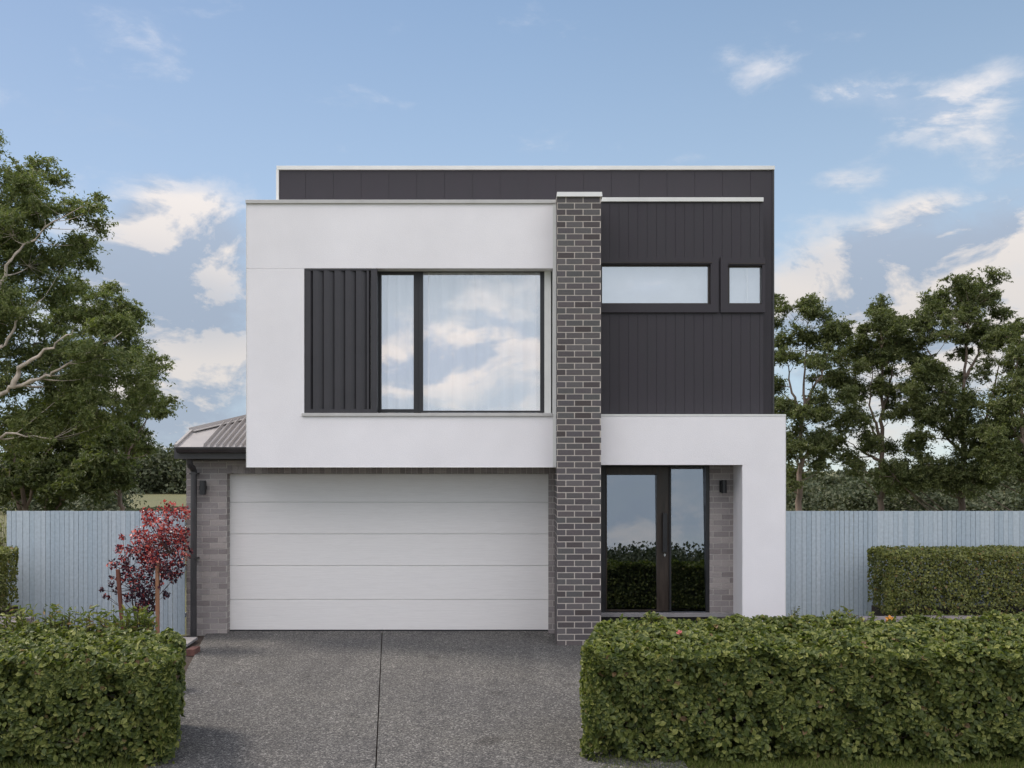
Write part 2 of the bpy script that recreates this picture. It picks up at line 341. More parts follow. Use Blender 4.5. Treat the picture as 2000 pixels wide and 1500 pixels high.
def rnd_unit(rg, n):
    v = rg.normal(size=(n, 3)); return v / np.linalg.norm(v, axis=1, keepdims=True)

# ================================================================== SETTING
def gz(x, y):
    z = np.where(y < 3, -(3 - y) * .05, 0.0)
    z = np.where(y < -60, -3.15 - (-60 - y) * .04, z)
    return z - .03
gx = np.unique(np.concatenate([np.linspace(-900, -60, 15), np.linspace(-60, 60, 41), np.linspace(60, 900, 15)]))
gy = np.unique(np.concatenate([np.linspace(-700, -60, 20), np.linspace(-60, 60, 41), np.linspace(60, 1600, 20)]))
XX, YY = np.meshgrid(gx, gy); ZZ = gz(XX, YY)
nx, ny = len(gx), len(gy); idx = np.arange(nx * ny).reshape(ny, nx)
q = np.stack([idx[:-1, :-1], idx[:-1, 1:], idx[1:, 1:], idx[1:, :-1]], -1).reshape(-1)
g_o = raw('ground', np.stack([XX, YY, ZZ], -1).reshape(-1, 3), q, np.full(len(q) // 4, 4), M['ground'], smooth=True, origin=(0, 0, 0)); tag(g_o, kind='structure')

# driveway: two slabs with a saw-cut joint between; the slab edge fans out towards the garage
dj = [(-2.055, 14.3), (-1.165, 7.74), (-.55, 3.0)]
def slab(name, left, right):
    mb = MB(); top = .012
    n = len(left)
    for i in range(n - 1):
        a, b_, c, d = left[i], right[i], right[i + 1], left[i + 1]
        za = top + (.03 if a[1] > 14 else 0); zb = top
        b0 = len(mb.v)
        mb.v += [(a[0], a[1], za), (b_[0], b_[1], za), (c[0], c[1], zb), (d[0], d[1], zb)]
        mb.v += [(a[0], a[1], -.1), (b_[0], b_[1], -.1), (c[0], c[1], -.1), (d[0], d[1], -.1)]
        mb.f += [(b0, b0 + 3, b0 + 2, b0 + 1), (b0, b0 + 4, b0 + 7, b0 + 3), (b0 + 1, b0 + 2, b0 + 6, b0 + 5)]
        if i == n - 2: mb.f.append((b0 + 3, b0 + 7, b0 + 6, b0 + 2))
    return tag(mb.build(name, M['aggregate'], origin=(0, 0, 0)), kind='structure')
jy = [14.3, 13.9, 11.64, 7.74, 3.0]
def jx(y): return float(np.interp(-y, [-p_[1] for p_ in dj], [p_[0] for p_ in dj]))
def lx(y): return float(np.interp(y, [3.0, 7.74, 11.64, 13.9, 14.3], [-1.9, -3.05, -4.08, -4.62, -4.66]))
slab('driveway', [(lx(y), y) for y in jy], [(jx(y) - .006, y) for y in jy])
slab('driveway', [(jx(y) + .006, y) for y in jy], [(1.4, y) for y in jy])
jb = MB(); jb.box(-2.3, -.4, 3, 14.2, -.05, -.022); tag(jb.build('driveway_joint', M['mulch'], origin=(0, 0, 0)), kind='structure')
mb = MB(); mb.box(-9, -3.2, 9.2, 13.99, -.06, -.012); tag(mb.build('garden_soil', M['mulch'], origin=(0, 0, 0)), kind='structure')
mb = MB(); mb.box(1.41, 9, 9.2, 13.4, -.06, -.010); tag(mb.build('garden_soil', M['mulch'], origin=(0, 0, 0)), kind='structure')

# ================================================================== HOUSE
YP, YB, YG, YO, YBAY, YBLK = 13.10, 13.38, 14.0, 13.43, 13.72, 14.2
house = empty('house', (0, 14, 0), 'two storey house with white rendered box over a double garage, brick pillar and charcoal cladding', 'house')
rng = random.Random(4)
def bricks(mb, axis, fixed, u0, u1, z0, z1, phase=0.0, out=-1, bl=.227, bh=.073, j=.013, thick=.02):
    """face bricks over a wall plane; axis 'x' = wall runs along x (normal -y), 'y' = runs along y (normal out*x)"""
    row = 0; z = z0
    while z < z1 - .01:
        zt = min(z + bh, z1); off = phase + (0 if row % 2 == 0 else .12)
        u = u0 - off
        while u < u1:
            a, b_ = max(u, u0), min(u + bl, u1)
            if b_ - a > .015:
                if axis == 'x': mb.box(a, b_, fixed, fixed + thick, z, zt)
                else: mb.box(min(fixed, fixed - out * thick), max(fixed, fixed - out * thick), a, b_, z, zt)
            u += bl + j
        z += bh + j; row += 1
# --- garage brick wall (left pier, lintel, right pier)
xl = PX(361, YG); xc = PX(372, YG); xd0 = PX(443, YG); xd1 = PX(1071, YG); xr = PX(1092, YG)
zl = PZ(925, YG)
br = MB(); 
bricks(br, 'x', YG, xc, xd0, .0, 2.60, .06)
bricks(br, 'x', YG + .06, xl, xc - .003, .0, 2.60, .0)
bricks(br, 'x', YG, xd1, xr, .0, zl, .05)
bricks(br, 'y', xd0, YG + .022, YG + .16, 0, zl, .0, out=1)
bricks(br, 'y', xl, YG + .08, YG + 3.0, 0, 2.6, .0, out=-1)
u = xd0                                                     # soldier course over the door
while u < xr:
    br.box(u + .005, min(u + .081, xr), YG, YG + .02, zl, zl + .125); u += .086
bricks(br, 'x', YG, xd0 + .0, xr, zl + .135, 2.60, .1)
br.build('brick_face', M['brick_grey'], house)
co = MB(); co.box(xl + .004, xd0 - .004, YG + .066, YG + .3, -.05, 2.62); co.box(xc + .002, xd0 - .004, YG + .006, YG + .066, -.05, 2.62)
co.box(xd0 - .0045, xr, YG + .006, YG + .14, zl + .004, 2.62); co.box(xd1 + .003, xr, YG + .0065, YG + .3, -.05, zl + .003)
co.box(xl + .0045, xl + .2, YG + .3, YG + 3, -.05, 2.62)
co.build('mortar', M['mortar_grey'], house)
# --- garage door
gd = MB(); YD = 14.15; ys = [925, 981, 1043, 1105, 1171, 1230.5]
for a, b_ in zip(ys[:-1], ys[1:]):
    gd.box(PX(445, YD), PX(1072, YD), YD, YD + .04, PZ(b_, YD) + .004, PZ(a, YD) - .004)
gdo = gd.build('garage_door', M['garage'], house, bevel=.004)
gb = MB(); gb.box(PX(441, YD), PX(1076, YD), YD + .016, YD + .05, .0, 2.42); gb.build('backing_frame', M['white_metal'], gdo)
sl = MB(); sl.box(PX(445, YD), PX(1072, YD), YD + .001, YD + .03, PZ(1230.5, YD) - .012, PZ(1230.5, YD) + .002); sl.build('bottom_seal', M['black_metal'], gdo)
# --- solid body behind the garage (so light does not leak)
bd = MB(); bd.box(xl + .2, 3.85, YG + .8, 24, 0, 3.0); bd.box(PX(1076, YG), PX(1180, YG) - .02, YG + .31, YG + .8, 0, 2.6)
bd.build('rear_wall', M['brick_grey'], house)
# --- hip roof over the garage
A = np.array((-4.97, 13.60, 2.79)); Bp = np.array((-4.95, 14.2, 3.03)); Cp = np.array((-4.27, 14.78, 3.262)); 
pitch = .4
rf = MB(); x = A[0] + .03; per = .076; segs = 4
xs = []
while x < -3.2: xs.append(x); x += per / 8
def hipY(x): return 14.2 + max(0, (x - A[0])) * .86
V0, V1 = [], []
for x in xs:
    ph = ((x - xs[0]) % per) / per
    flat = x < -4.62
    hgt = 0 if flat else .000 * math.cos(2 * math.pi * ph)
    V0.append((x, 13.60, 2.79 + hgt)); V1.append((x, hipY(x), 2.79 + pitch * (hipY(x) - 13.6) + hgt))
b0 = len(rf.v); rf.v += V0 + V1; n = len(xs)
for i in range(n - 1): rf.f.append((b0 + i, b0 + i + 1, b0 + n + i + 1, b0 + n + i))
roof = rf.build('roof', M['roof'], house, smooth=True)
# corrugations: wider ribs for the picture scale
rb = MB()
x = -4.60
while x < -3.5:
    y1 = hipY(x + .05) - .02
    p0 = np.array((x, 13.60, 2.797)); p1 = np.array((x, y1, 2.797 + pitch * (y1 - 13.6)))
    for (dx0, h0) in ((0, 0),):
        rb.prism([p0 + (.052, 0, -.004), p0 + (.058, 0, .044), p0 + (.066, 0, .044), p0 + (.080, 0, -.004)], p1 - p0)
    x += .0915
rb.build('roof_ribs', M['roof'], roof)
cap = MB(); hd = Cp - Bp; e2 = Bp + hd * 2.2
cap.prism([Bp + (0, 0, .0), Bp + (-.02, .0, .065), Bp + (.06, .05, .04), Bp + (.07, -.03, .012)], e2 - Bp)
cap.build('hip_capping', M['roof'], roof)
cap = MB(); cap.prism([A + (0, 0, .0), A + (0, 0, .04), A + (.04, 0, .04), A + (.04, 0, .0)], Bp - A)
cap.prism([Bp + (.068, -.034, .006), Bp + (.068, -.034, .022), Bp + (.080, -.05, .018), Bp + (.080, -.05, .004)], e2 - Bp)
cap.build('edge_flashing', M['roof'], roof)
gt = MB(); gx0, gx1 = PX(343, 13.5), -3.6
prof = [(13.50, 2.79), (13.49, 2.785), (13.50, 2.755), (13.53, 2.712), (13.60, 2.70), (13.62, 2.70), (13.62, 2.775), (13.52, 2.775)]
gt.prism([(gx0, y, z) for y, z in prof], (gx1 - gx0, 0, 0))
gt.build('gutter', M['dark_metal'], roof)
fb = MB(); fb.box(xl - .02, -3.6, 13.62, 13.66, 2.62, 2.79); fb.box(xl - .02, -3.6, 13.66, 14.0, 2.62, 2.635); fb.box(xl + .0, -3.6, 13.9, 14.02, 2.60, 2.62); fb.build('fascia', M['dark_metal'], roof)
dp = MB(); yd = 13.9
dp.tube([P(370, 880, 13.66), P(370, 903, 13.72), P(371.5, 910, 13.78), P(376, 913.5, 13.85), P(378.5, 920, yd), P(378.5, 940, yd), P(378, 1100, yd), P(378, 1246, yd)], .046, 12)
for yy in (925, 1090): 
    c = P(378.4, yy, yd); dp.box(c[0] - .053, c[0] + .053, yd - .045, yd + .1, c[2] - .012, c[2] + .012)
dp.build('downpipe', M['dark_metal'], house, smooth=False)

# --- upper white box
def rz(y): return PZ(y, YB)
def rx(x): return PX(x, YB)
gpx = .004
bx = MB()
bx.box(rx(482), rx(1079.6), YB, YB + .22, rz(524) , rz(396))                       # above the window
bx.box(rx(482), rx(594), YB, YB + .22, rz(808), rz(524) - gpx)                     # left of it
bx.box(rx(482), rx(1079.6), YB, YB + .22, rz(912), rz(808) - .0005)                # below it
bx.box(rx(482) + .006, rx(594) - .004, YB + .006, YB + .2, rz(524) - gpx - .001, rz(524) + .001)
bx.box(rx(482), rx(482) + .1, YB + .22, 14.8, rz(912), rz(396))                    # left side wall
bx.box(rx(482) + .1, rx(1087) - .003, YB + .22, YG + .4, rz(912), rz(912) + .08)          # floor
bx.box(rx(482) + .1, rx(1087) - .003, YB + .22, 14.19, rz(396) - .08, rz(396))          # lid
up = bx.build('rendered_box', M['render'], house)
tm = MB(); tm.box(rx(1079.6) + .001, rx(1087) - .003, YB - .012, YB + .5, rz(912), rz(396)); tm.build('corner_trim', M['white_metal'], up)
tm = MB(); tm.box(rx(482) - .008, rx(482) - .0005, YB - .006, YB + .05, rz(912), rz(396)); tm.box(rx(482) - .008, rx(1087) - .004, YB - .006, YB + .03, rz(913), rz(912) - .0005); tm.build('edge_bead', M['white_metal'], up)
tm = MB(); tm.box(rx(482) - .012, rx(1087) - .006, YB - .03, YB + .25, rz(398), rz(391)); tm.build('capping', M['grey_metal'], up, bevel=.004)
# recess with window, slat screen
YW = 13.585
nb = MB(); nb.box(rx(1064), rx(1077), YW - .03, YW + .03, rz(808), rz(524)); nb.build('side_panel', M['white_metal'], up); nb = MB(); nb.box(PX(737.2, YW), rx(1064) - .001, YW - .02, YW + .02, PZ(529.3, YW), rz(524) - .001); nb.build('lit_soffit_strip', M['white_metal'], up); nb = MB(); nb.box(PX(590, YW), PX(738, YW), YW, YW + .02, rz(808), rz(524) - .004)  # white strip at the window head stands in for the bounce-lit soffit
nb.build('side_panel', M['white_metal'], up)
sf = MB(); sf.box(rx(590), rx(1079), YB - .028, YB + .23, rz(813), rz(806.8)); sf.build('window_sill', M['grey_metal'], up, bevel=.003)
win = MB(); zt, zb = PZ(529.5, YW), PZ(805, YW)
wx = lambda p_: PX(p_, YW)
win.box(wx(737), wx(744.5), YW, YW + .06, zb, zt); win.box(wx(744.5), wx(808), YW + .002, YW + .06, PZ(536, YW), zt - .0); win.box(wx(744.5), wx(808), YW + .002, YW + .06, zb, PZ(799, YW))
win.box(wx(808), wx(826), YW - .003, YW + .06, zb, zt); win.box(wx(816), wx(817.2), YW - .008, YW + .01, zb, zt)
win.box(wx(826), wx(1055), YW + .001, YW + .06, PZ(531.2, YW), zt); win.box(wx(826), wx(1055), YW + .001, YW + .06, zb, PZ(802, YW)); win.box(wx(1055), wx(1063.5), YW - .002, YW + .06, zb, zt)
wo_ = win.build('window', M['black_metal'], up)
for a, b_, c, d in ((744.5, 808, 536, 799), (826, 1055, 531.2, 802)):
    g_ = MB(); g_.box(wx(a) - .001, wx(b_) + .001, YW + .028, YW + .034, PZ(d, YW) - .001, PZ(c, YW) + .001); g_.build('pane', M['glass'], wo_)
# room behind
rm = MB(); rm.box(rx(740), rx(1062), YW + .50, YW + .52, rz(812), rz(515)); rm.box(rx(738), rx(740), YW + .07, YW + .5, rz(812), rz(515)); rm.box(rx(1062), rx(1064), YW + .07, YW + .5, rz(812), rz(515))
rm.build('room_wall', M['pale_interior'], up)
# slats
sc_ = MB()
sc_.box(rx(594) + .003, rx(736), YB + .005, YB + .08, rz(528), rz(524) - .004)
sc_.box(rx(594) + .003, rx(736), YB + .005, YB + .08, rz(806), rz(799))
sc_.box(rx(594) + .003, rx(594) + .02, YB + .006, YB + .08, rz(799), rz(528))
sc_.box(rx(724.5), rx(736), YB + .006, YB + .14, rz(799), rz(528))
scr = sc_.build('slat_screen', M['slat'], up)
edges = [595.5, 611, 632, 653, 674, 695, 716]
for i in range(7):
    a = rx(edges[i]); wdt = (edges[i + 1] - edges[i]) if i < 6 else 7; wdt = wdt * YB / F
    s_ = MB(); d_ = .022
    s_.prism([(a, YB + .008, rz(799)), (a + .075 if i < 6 else a + .03, YB + .012, rz(799)), (a + wdt - .012, YB + .022 + d_, rz(799)), (a + .005, YB + .022 + d_, rz(799))], (0, 0, rz(528) - rz(799)))
    s_.build('slat', M['slat'], scr)
bk = MB(); bk.box(rx(596), rx(721.3), YB + .10, YB + .112, rz(799), rz(528)); bk.build('screen_backing', M['slat'], scr)

# --- brick pillar
x0, x1 = PX(1088, YP), PX(1174, YP); zt = PZ(384, YP)
pb = MB(); bricks(pb, 'x', YP, x0, x1, .0, zt, .11); bricks(pb, 'y', x0, YP + .022, 14.0, .0, zt, .0, out=-1); bricks(pb, 'y', x1, YP + .022, 14.0, .0, zt, .0, out=1)
pil = pb.build('brick_pillar', M['brick_dark'], house)
co = MB(); co.box(x0 + .004, x1 - .004, YP + .005, 14.3, -.05, zt - .003); co.build('mortar', M['mortar_light'], pil)
cp = MB(); cx0, cx1 = PX(1087.2, YP - .03), PX(1176.8, YP - .03); z0, z1 = PZ(383.5, YP - .03), PZ(374.5, YP - .03)
b0 = len(cp.v); i_ = .007
cp.v += [(cx0, YP - .03, z0), (cx1, YP - .03, z0), (cx1, 14.1, z0), (cx0, 14.1, z0), (cx0 + i_, YP - .024, z1), (cx1 - i_, YP - .024, z1), (cx1 - i_, 14.1, z1), (cx0 + i_, 14.1, z1)]
cp.f += [(0, 3, 2, 1), (4, 5, 6, 7), (0, 1, 5, 4), (1, 2, 6, 5), (2, 3, 7, 6), (3, 0, 4, 7)]
cp.build('pillar_cap', M['white_metal'], pil)

# --- dark upper block with wide boards
def boards(name, Y, px0, px1, py0, py1, step, first, parent, depth=.02):
    mb = MB(); p_ = first
    while p_ > px0: p_ -= step
    while p_ < px1:
        a, b_ = max(p_, px0), min(p_ + step, px1)
        if b_ - a > .6: mb.box(PX(a, Y) + .002, PX(b_, Y) - .002, Y, Y + depth, PZ(py1, Y), PZ(py0, Y))
        p_ += step
    return mb.build(name, M['clad'], parent)
ub = MB(); ub.box(PX(545, YBLK) + .01, PX(1512, YBLK) - .004, YBLK + .008, 24, PZ(812, YBLK), PZ(326, YBLK)); blk = ub.build('upper_storey', M['clad'], house)
boards('cladding', YBLK, 545, 1512, 330, 812, 54.3, 1085.5, blk)
fa = MB(); fa.box(PX(540, YBLK - .03), PX(1513.5, YBLK - .03), YBLK - .03, 24.05, PZ(331, YBLK - .03), PZ(323.5, YBLK - .03)); fa.box(PX(540, YBLK), PX(545, YBLK), YBLK - .025, 24, PZ(398, YBLK), PZ(331.3, YBLK)); fa.build('roof_capping', M['white_metal'], blk, bevel=.003)
cn = MB(); cn.box(PX(1508.5, YBLK), PX(1512, YBLK), YBLK - .012, YBLK + .02, PZ(812, YBLK), PZ(331.5, YBLK)); cn.build('corner_trim', M['dark_metal'], blk)
# --- projecting bay
by = MB(); Y_ = YBAY
# openings: window 1 px 1176-1383 y 520-592; window 2 px 1425-1487 y 522-592
bz = lambda y: PZ(y, Y_); bxx = lambda x: PX(x, Y_)
by.box(bxx(1165), bxx(1490.5), Y_ + .008, YBLK, bz(516), bz(393)); by.box(bxx(1165), bxx(1490.5), Y_ + .008, YBLK, bz(812), bz(597))
by.box(bxx(1389), bxx(1420), Y_ + .008, YBLK, bz(597), bz(516)); by.box(bxx(1488.5), bxx(1490.5), Y_ + .008, YBLK, bz(597), bz(516))
bay = by.build('bay', M['clad'], house)
boards('cladding', Y_, 1165, 1491, 393, 512, 18.3, 1190.8, bay); boards('cladding', Y_, 1165, 1491, 600, 812, 18.3, 1190.8, bay)
fl = MB(); fl.box(bxx(1168), PX(1491.5, Y_ - .03), Y_ - .03, YBLK - .004, bz(394.5), bz(386.5)); fl.build('capping', M['white_metal'], bay, bevel=.003)
def trim_window(px0, px1, gx0_, gx1_, gy0, gy1, py0, py1, head):
    t_ = MB(); Yt = Y_ - .035; q_ = lambda x: PX(x, Yt); r_ = lambda y: PZ(y, Yt)
    t_.box(q_(px0), q_(px1), Yt, Y_ + .03, r_(gy0 - 4), r_(py0)); t_.box(q_(px0), q_(px1), Yt, Y_ + .03, r_(py1), r_(gy1 + 2))
    if gx0_ - 3 > px0: t_.box(q_(px0), q_(gx0_ - 3), Yt + .0005, Y_ + .03, r_(gy1 + 2), r_(gy0 - 4))
    t_.box(q_(gx1_ + 5 if head else gx1_ + 2), q_(px1), Yt + .0005, Y_ + .03, r_(gy1 + 2), r_(gy0 - 4))
    w_ = t_.build('window', M['clad'], bay)
    f_ = MB(); Yf = Y_ + .02; a = lambda x: PX(x, Yf); c_ = lambda y: PZ(y, Yf)
    f_.box(a(gx0_ - 4), a(gx1_ + 6), Yf, Yf + .05, c_(gy0), c_(gy0 - 6)); f_.box(a(gx0_ - 4), a(gx1_ + 6), Yf, Yf + .05, c_(gy1 + 4), c_(gy1))
    f_.box(a(gx0_ - 4), a(gx0_), Yf + .001, Yf + .05, c_(gy1), c_(gy0)); f_.box(a(gx1_), a(gx1_ + (6 if head else 3)), Yf + .001, Yf + .05, c_(gy1), c_(gy0))
    f_.box(a(gx0_ - 4), a(gx1_ + (6 if head else 5)), Yt - .012, Yf, c_(gy0 - 4.6), c_(gy0 - 6))
    f_.build('frame', M['door_wood'], w_)
    g_ = MB(); g_.box(a(gx0_) - .001, a(gx1_) + .001, Yf + .02, Yf + .026, c_(gy1) - .001, c_(gy0) + .001); g_.build('pane', M['glass'], w_)
    b_ = MB(); b_.box(a(gx0_ - 3), a(gx1_ + 2), Yf + .09, Yf + .10, c_(gy1 + 4), c_(gy0 - 5)); b_.build('blind', M['pale_interior'], w_)
    return w_
trim_window(1166, 1403.5, 1176, 1383, 520, 592, 502, 610, True)
w2 = trim_window(1407.5, 1494.5, 1425, 1487, 522, 592, 502, 610, False)
ln = MB(); ln.box(bxx(1460), bxx(1462.5), Y_ + .05, Y_ + .1, bz(592), bz(522)); ln.build('inner_frame', M['white_metal'], w2)

# --- portico
po = MB(); oz = lambda y: PZ(y, YO); ox = lambda x: PX(x, YO)
po.box(x1 + .003, ox(1534), YO, 14.19, oz(908), oz(812.5)); po.box(ox(1450), ox(1534), YO + .0005, 14.6, -.05, oz(908) - .0005)
po.box(PX(1432, YG), ox(1450), YO + .6, 14.6, -.05, oz(908) - .001)
por = po.build('portico', M['render'], house, bevel=.003)
tm = MB(); tm.box(x1 + .003, ox(1534) + .006, YO - .006, 14.19, oz(812.5) + .0005, oz(809)); tm.box(ox(1534) + .0005, ox(1534) + .006, YO - .006, YO + .04, 0, oz(812.5)); tm.build('edge_bead', M['white_metal'], por)
# brick beside the door
bb = MB(); bricks(bb, 'x', YG, PX(1386, YG), PX(1432, YG) + .0, .0, PZ(907, YG), .06); bb.build('brick_face', M['brick_grey'], por)
co = MB(); co.box(PX(1386, YG) + .002, PX(1432, YG) + .02, YG + .006, YG + .3, -.05, PZ(906, YG)); co.build('mortar', M['mortar_grey'], por)
# porch floor slab
ps = MB(); ps.box(x1 + .004, ox(1450) - .002, YG - .12, YG + .4, PZ(1205, YG - .12), PZ(1199, YG - .12)); ps.build('porch_step', M['concrete'], house)
pu = MB(); pu.box(x1 + .004, ox(1450) - .002, YG + .05, YG + .5, -.05, PZ(1205, YG - .12) - .002); pu.build('shaded_riser', M['dark_metal'], house)  # dark colour stands in for the shadow under the porch step
# --- front door set
gx_ = lambda x: PX(x, YG + .02); gzz = lambda y: PZ(y, YG + .02); Yd_ = YG + .02
fr = MB(); zlo = PZ(1198, Yd_)
fr.box(x1 + .01, gx_(1183), Yd_, Yd_ + .14, zlo, gzz(908)); fr.box(gx_(1379), gx_(1385.5), Yd_, Yd_ + .14, zlo, gzz(908))
fr.box(gx_(1183), gx_(1379), Yd_ + .001, Yd_ + .14, gzz(911), gzz(908)); fr.box(gx_(1183), gx_(1379), Yd_ + .001, Yd_ + .14, zlo, gzz(1195)); fr.box(gx_(1307.5), gx_(1311), Yd_ - .002, Yd_ + .14, gzz(1195), gzz(911))
dr = fr.build('entrance', M['black_metal'], house)
lf = MB(); Yl = Yd_ + .03
lf.box(gx_(1184), gx_(1307), Yl, Yl + .10, gzz(927), gzz(912)); lf.box(gx_(1184), gx_(1307), Yl, Yl + .05, gzz(1194.5), gzz(1191))
lf.box(gx_(1184), gx_(1186), Yl + .001, Yl + .10, gzz(1191), gzz(927)); lf.box(gx_(1283), gx_(1307), Yl + .001, Yl + .10, gzz(1191), gzz(927))
lf.build('front_door', M['door_wood'], dr)
hn = MB(); hx0, hx1 = gx_(1294), gx_(1302.5); hn.box(hx0, hx1, Yl - .055, Yl - .03, gzz(1078), gzz(1002)); hn.box(hx0 + .01, hx1 - .01, Yl - .03, Yl + .01, gzz(1016), gzz(1012)); hn.box(hx0 + .01, hx1 - .01, Yl - .03, Yl + .01, gzz(1070), gzz(1066))
hn.build('door_handle', M['black_metal'], dr, bevel=.003)
lk = MB(); c = P(1298.5, 1083.5, Yl - .004); lk.tube([c, c + (0, .006, 0)], .016, 14); lk.box(c[0] - .006, c[0] + .006, c[1] - .004, c[1] + .004, c[2] - .034, c[2] - .012); lk.build('lock', M['silver'], dr)
TILT = math.tan(R(2.4))
for a, b_, c_, d_ in ((1186, 1283, 927, 1191), (1311, 1379, 911, 1195)):
    g_ = MB(); zb_, zt_ = gzz(d_) - .002, gzz(c_) + .002; dyy = (zt_ - zb_) * TILT; ya = Yl + .003
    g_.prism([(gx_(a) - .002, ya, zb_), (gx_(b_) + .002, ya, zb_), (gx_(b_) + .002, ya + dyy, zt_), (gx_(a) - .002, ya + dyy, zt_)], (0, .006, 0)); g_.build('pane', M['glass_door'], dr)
ir = MB(); ir.box(x1 - .1, gx_(1386), YG + .75, YG + .79, 0, 2.6); ir.box(x1 - .1, x1 + .005, Yd_ + .14, YG + .75, 0, 2.6); ir.box(gx_(1385.8), gx_(1386) + .05, Yd_ + .3, YG + .75, 0, 2.6); ir.box(x1, gx_(1386), YG + .41, YG + .75, .28, .30); ir.build('hallway', M['interior'], dr)

# --- things on the house
def wall_light(px0, px1, py0, py1, Y, wallY, label, side=0):
    c = (px0 + px1) / 2; e = empty('wall_light', (PX(c, Y), wallY, PZ((py0 + py1) / 2, Y)), label, 'wall light', 'black cylinder wall lights')
    r = (px1 - px0) / 2 * Y / F
    b_ = MB(); b_.tube([P(c, py1, Y), P(c, py0, Y)], r, 20); o1 = b_.build('lamp_body', M['black_metal'], e)
    m_ = P(c, (py0 + py1) / 2, Y); k = MB(); k.box(m_[0] - .025 + side, m_[0] + .025, Y, wallY, m_[2] - .03, m_[2] + .03); k.box(m_[0] - .045 + side, m_[0] + .045 + side, wallY - .012, wallY + .0, m_[2] - .09, m_[2] + .09); k.build('bracket', M['black_metal'], e)
wall_light(390, 402, 938.5, 966.5, 13.88, 13.999, 'black cylinder wall light on the left brick pier beside the garage door', -.03)
wall_light(1409, 1419.5, 937.5, 963, 13.88, 13.999, 'black cylinder wall light on the brick strip right of the front door', 0)
def curtain(px0, px1, py0, py1, Y, label, folds, seed):
    rg = random.Random(seed); n = folds * 10; xs_ = np.linspace(PX(px0, Y), PX(px1, Y), n + 1); V = []; 
    ph = 0
    for i, x in enumerate(xs_):
        ph += 2 * math.pi / 10 * rg.uniform(.6, 1.4)
        y = Y + .045 * math.sin(ph) + .010 * math.sin(ph * 2.3)
        V += [(x, y, PZ(py1, Y)), (x, y, PZ(py0, Y)), (x, y + .004, PZ(py1, Y)), (x, y + .004, PZ(py0, Y))]
    fc = []
    for i in range(n): b_ = i * 4; fc += [b_, b_ + 4, b_ + 5, b_ + 1, b_ + 2, b_ + 3, b_ + 7, b_ + 6]
    o = raw('curtain', V, fc, [4] * (2 * n), M['curtain'], smooth=True); return tag(o, label, 'curtain', 'sheer white curtains')
curtain(742, 812, 522, 812, YW + .085, 'sheer white curtain behind the narrow left pane of the big upstairs window', 3, 3)
curtain(822, 1058, 522, 812, YW + .085, 'sheer white curtain in soft folds behind the wide pane of the big upstairs window', 8, 5)

# ================================================================== FENCES
def fence(px0, px1, label, seed, post_px=None):
    Y = 14.02; xa, xb = PX(px0, Y), PX(px1, Y); rg = random.Random(seed); zt = PZ(998, Y)
    e = empty('fence', ((xa + xb) / 2, Y, 0), label, 'fence', 'pale blue timber fences')
    mb = MB(); x = xa
    while x < xb - .01:
        wd_ = .0703 if rg.random() > .06 else .1; x2 = min(x + wd_, xb); g_ = rg.choice([.003, .004, .006, .008])
        mb.box(x + g_ / 2, x2 - g_ / 2, Y + rg.uniform(-.0015, .0015), Y + .018, .0, zt + rg.uniform(-.002, .002)); x = x2
    mb.build('palings', M['fence'], e)
    r_ = MB()
    for z in (.25, .95, 1.6): r_.box(xa, xb, Y + .0215, Y + .06, z, z + .07)
    r_.build('rail', M['fence'], e)
    if post_px:
        p_ = MB(); p_.box(PX(post_px - 2.5, Y), PX(post_px + 2.5, Y), Y - .02, Y - .002, 0, zt + .003); p_.build('post', M['fence'], e)
fence(13, 361, 'pale blue vertical paling fence left of the garage behind the red leaved tree', 1, 209)
fence(1535, 2140, 'pale blue vertical paling fence right of the white portico', 2)

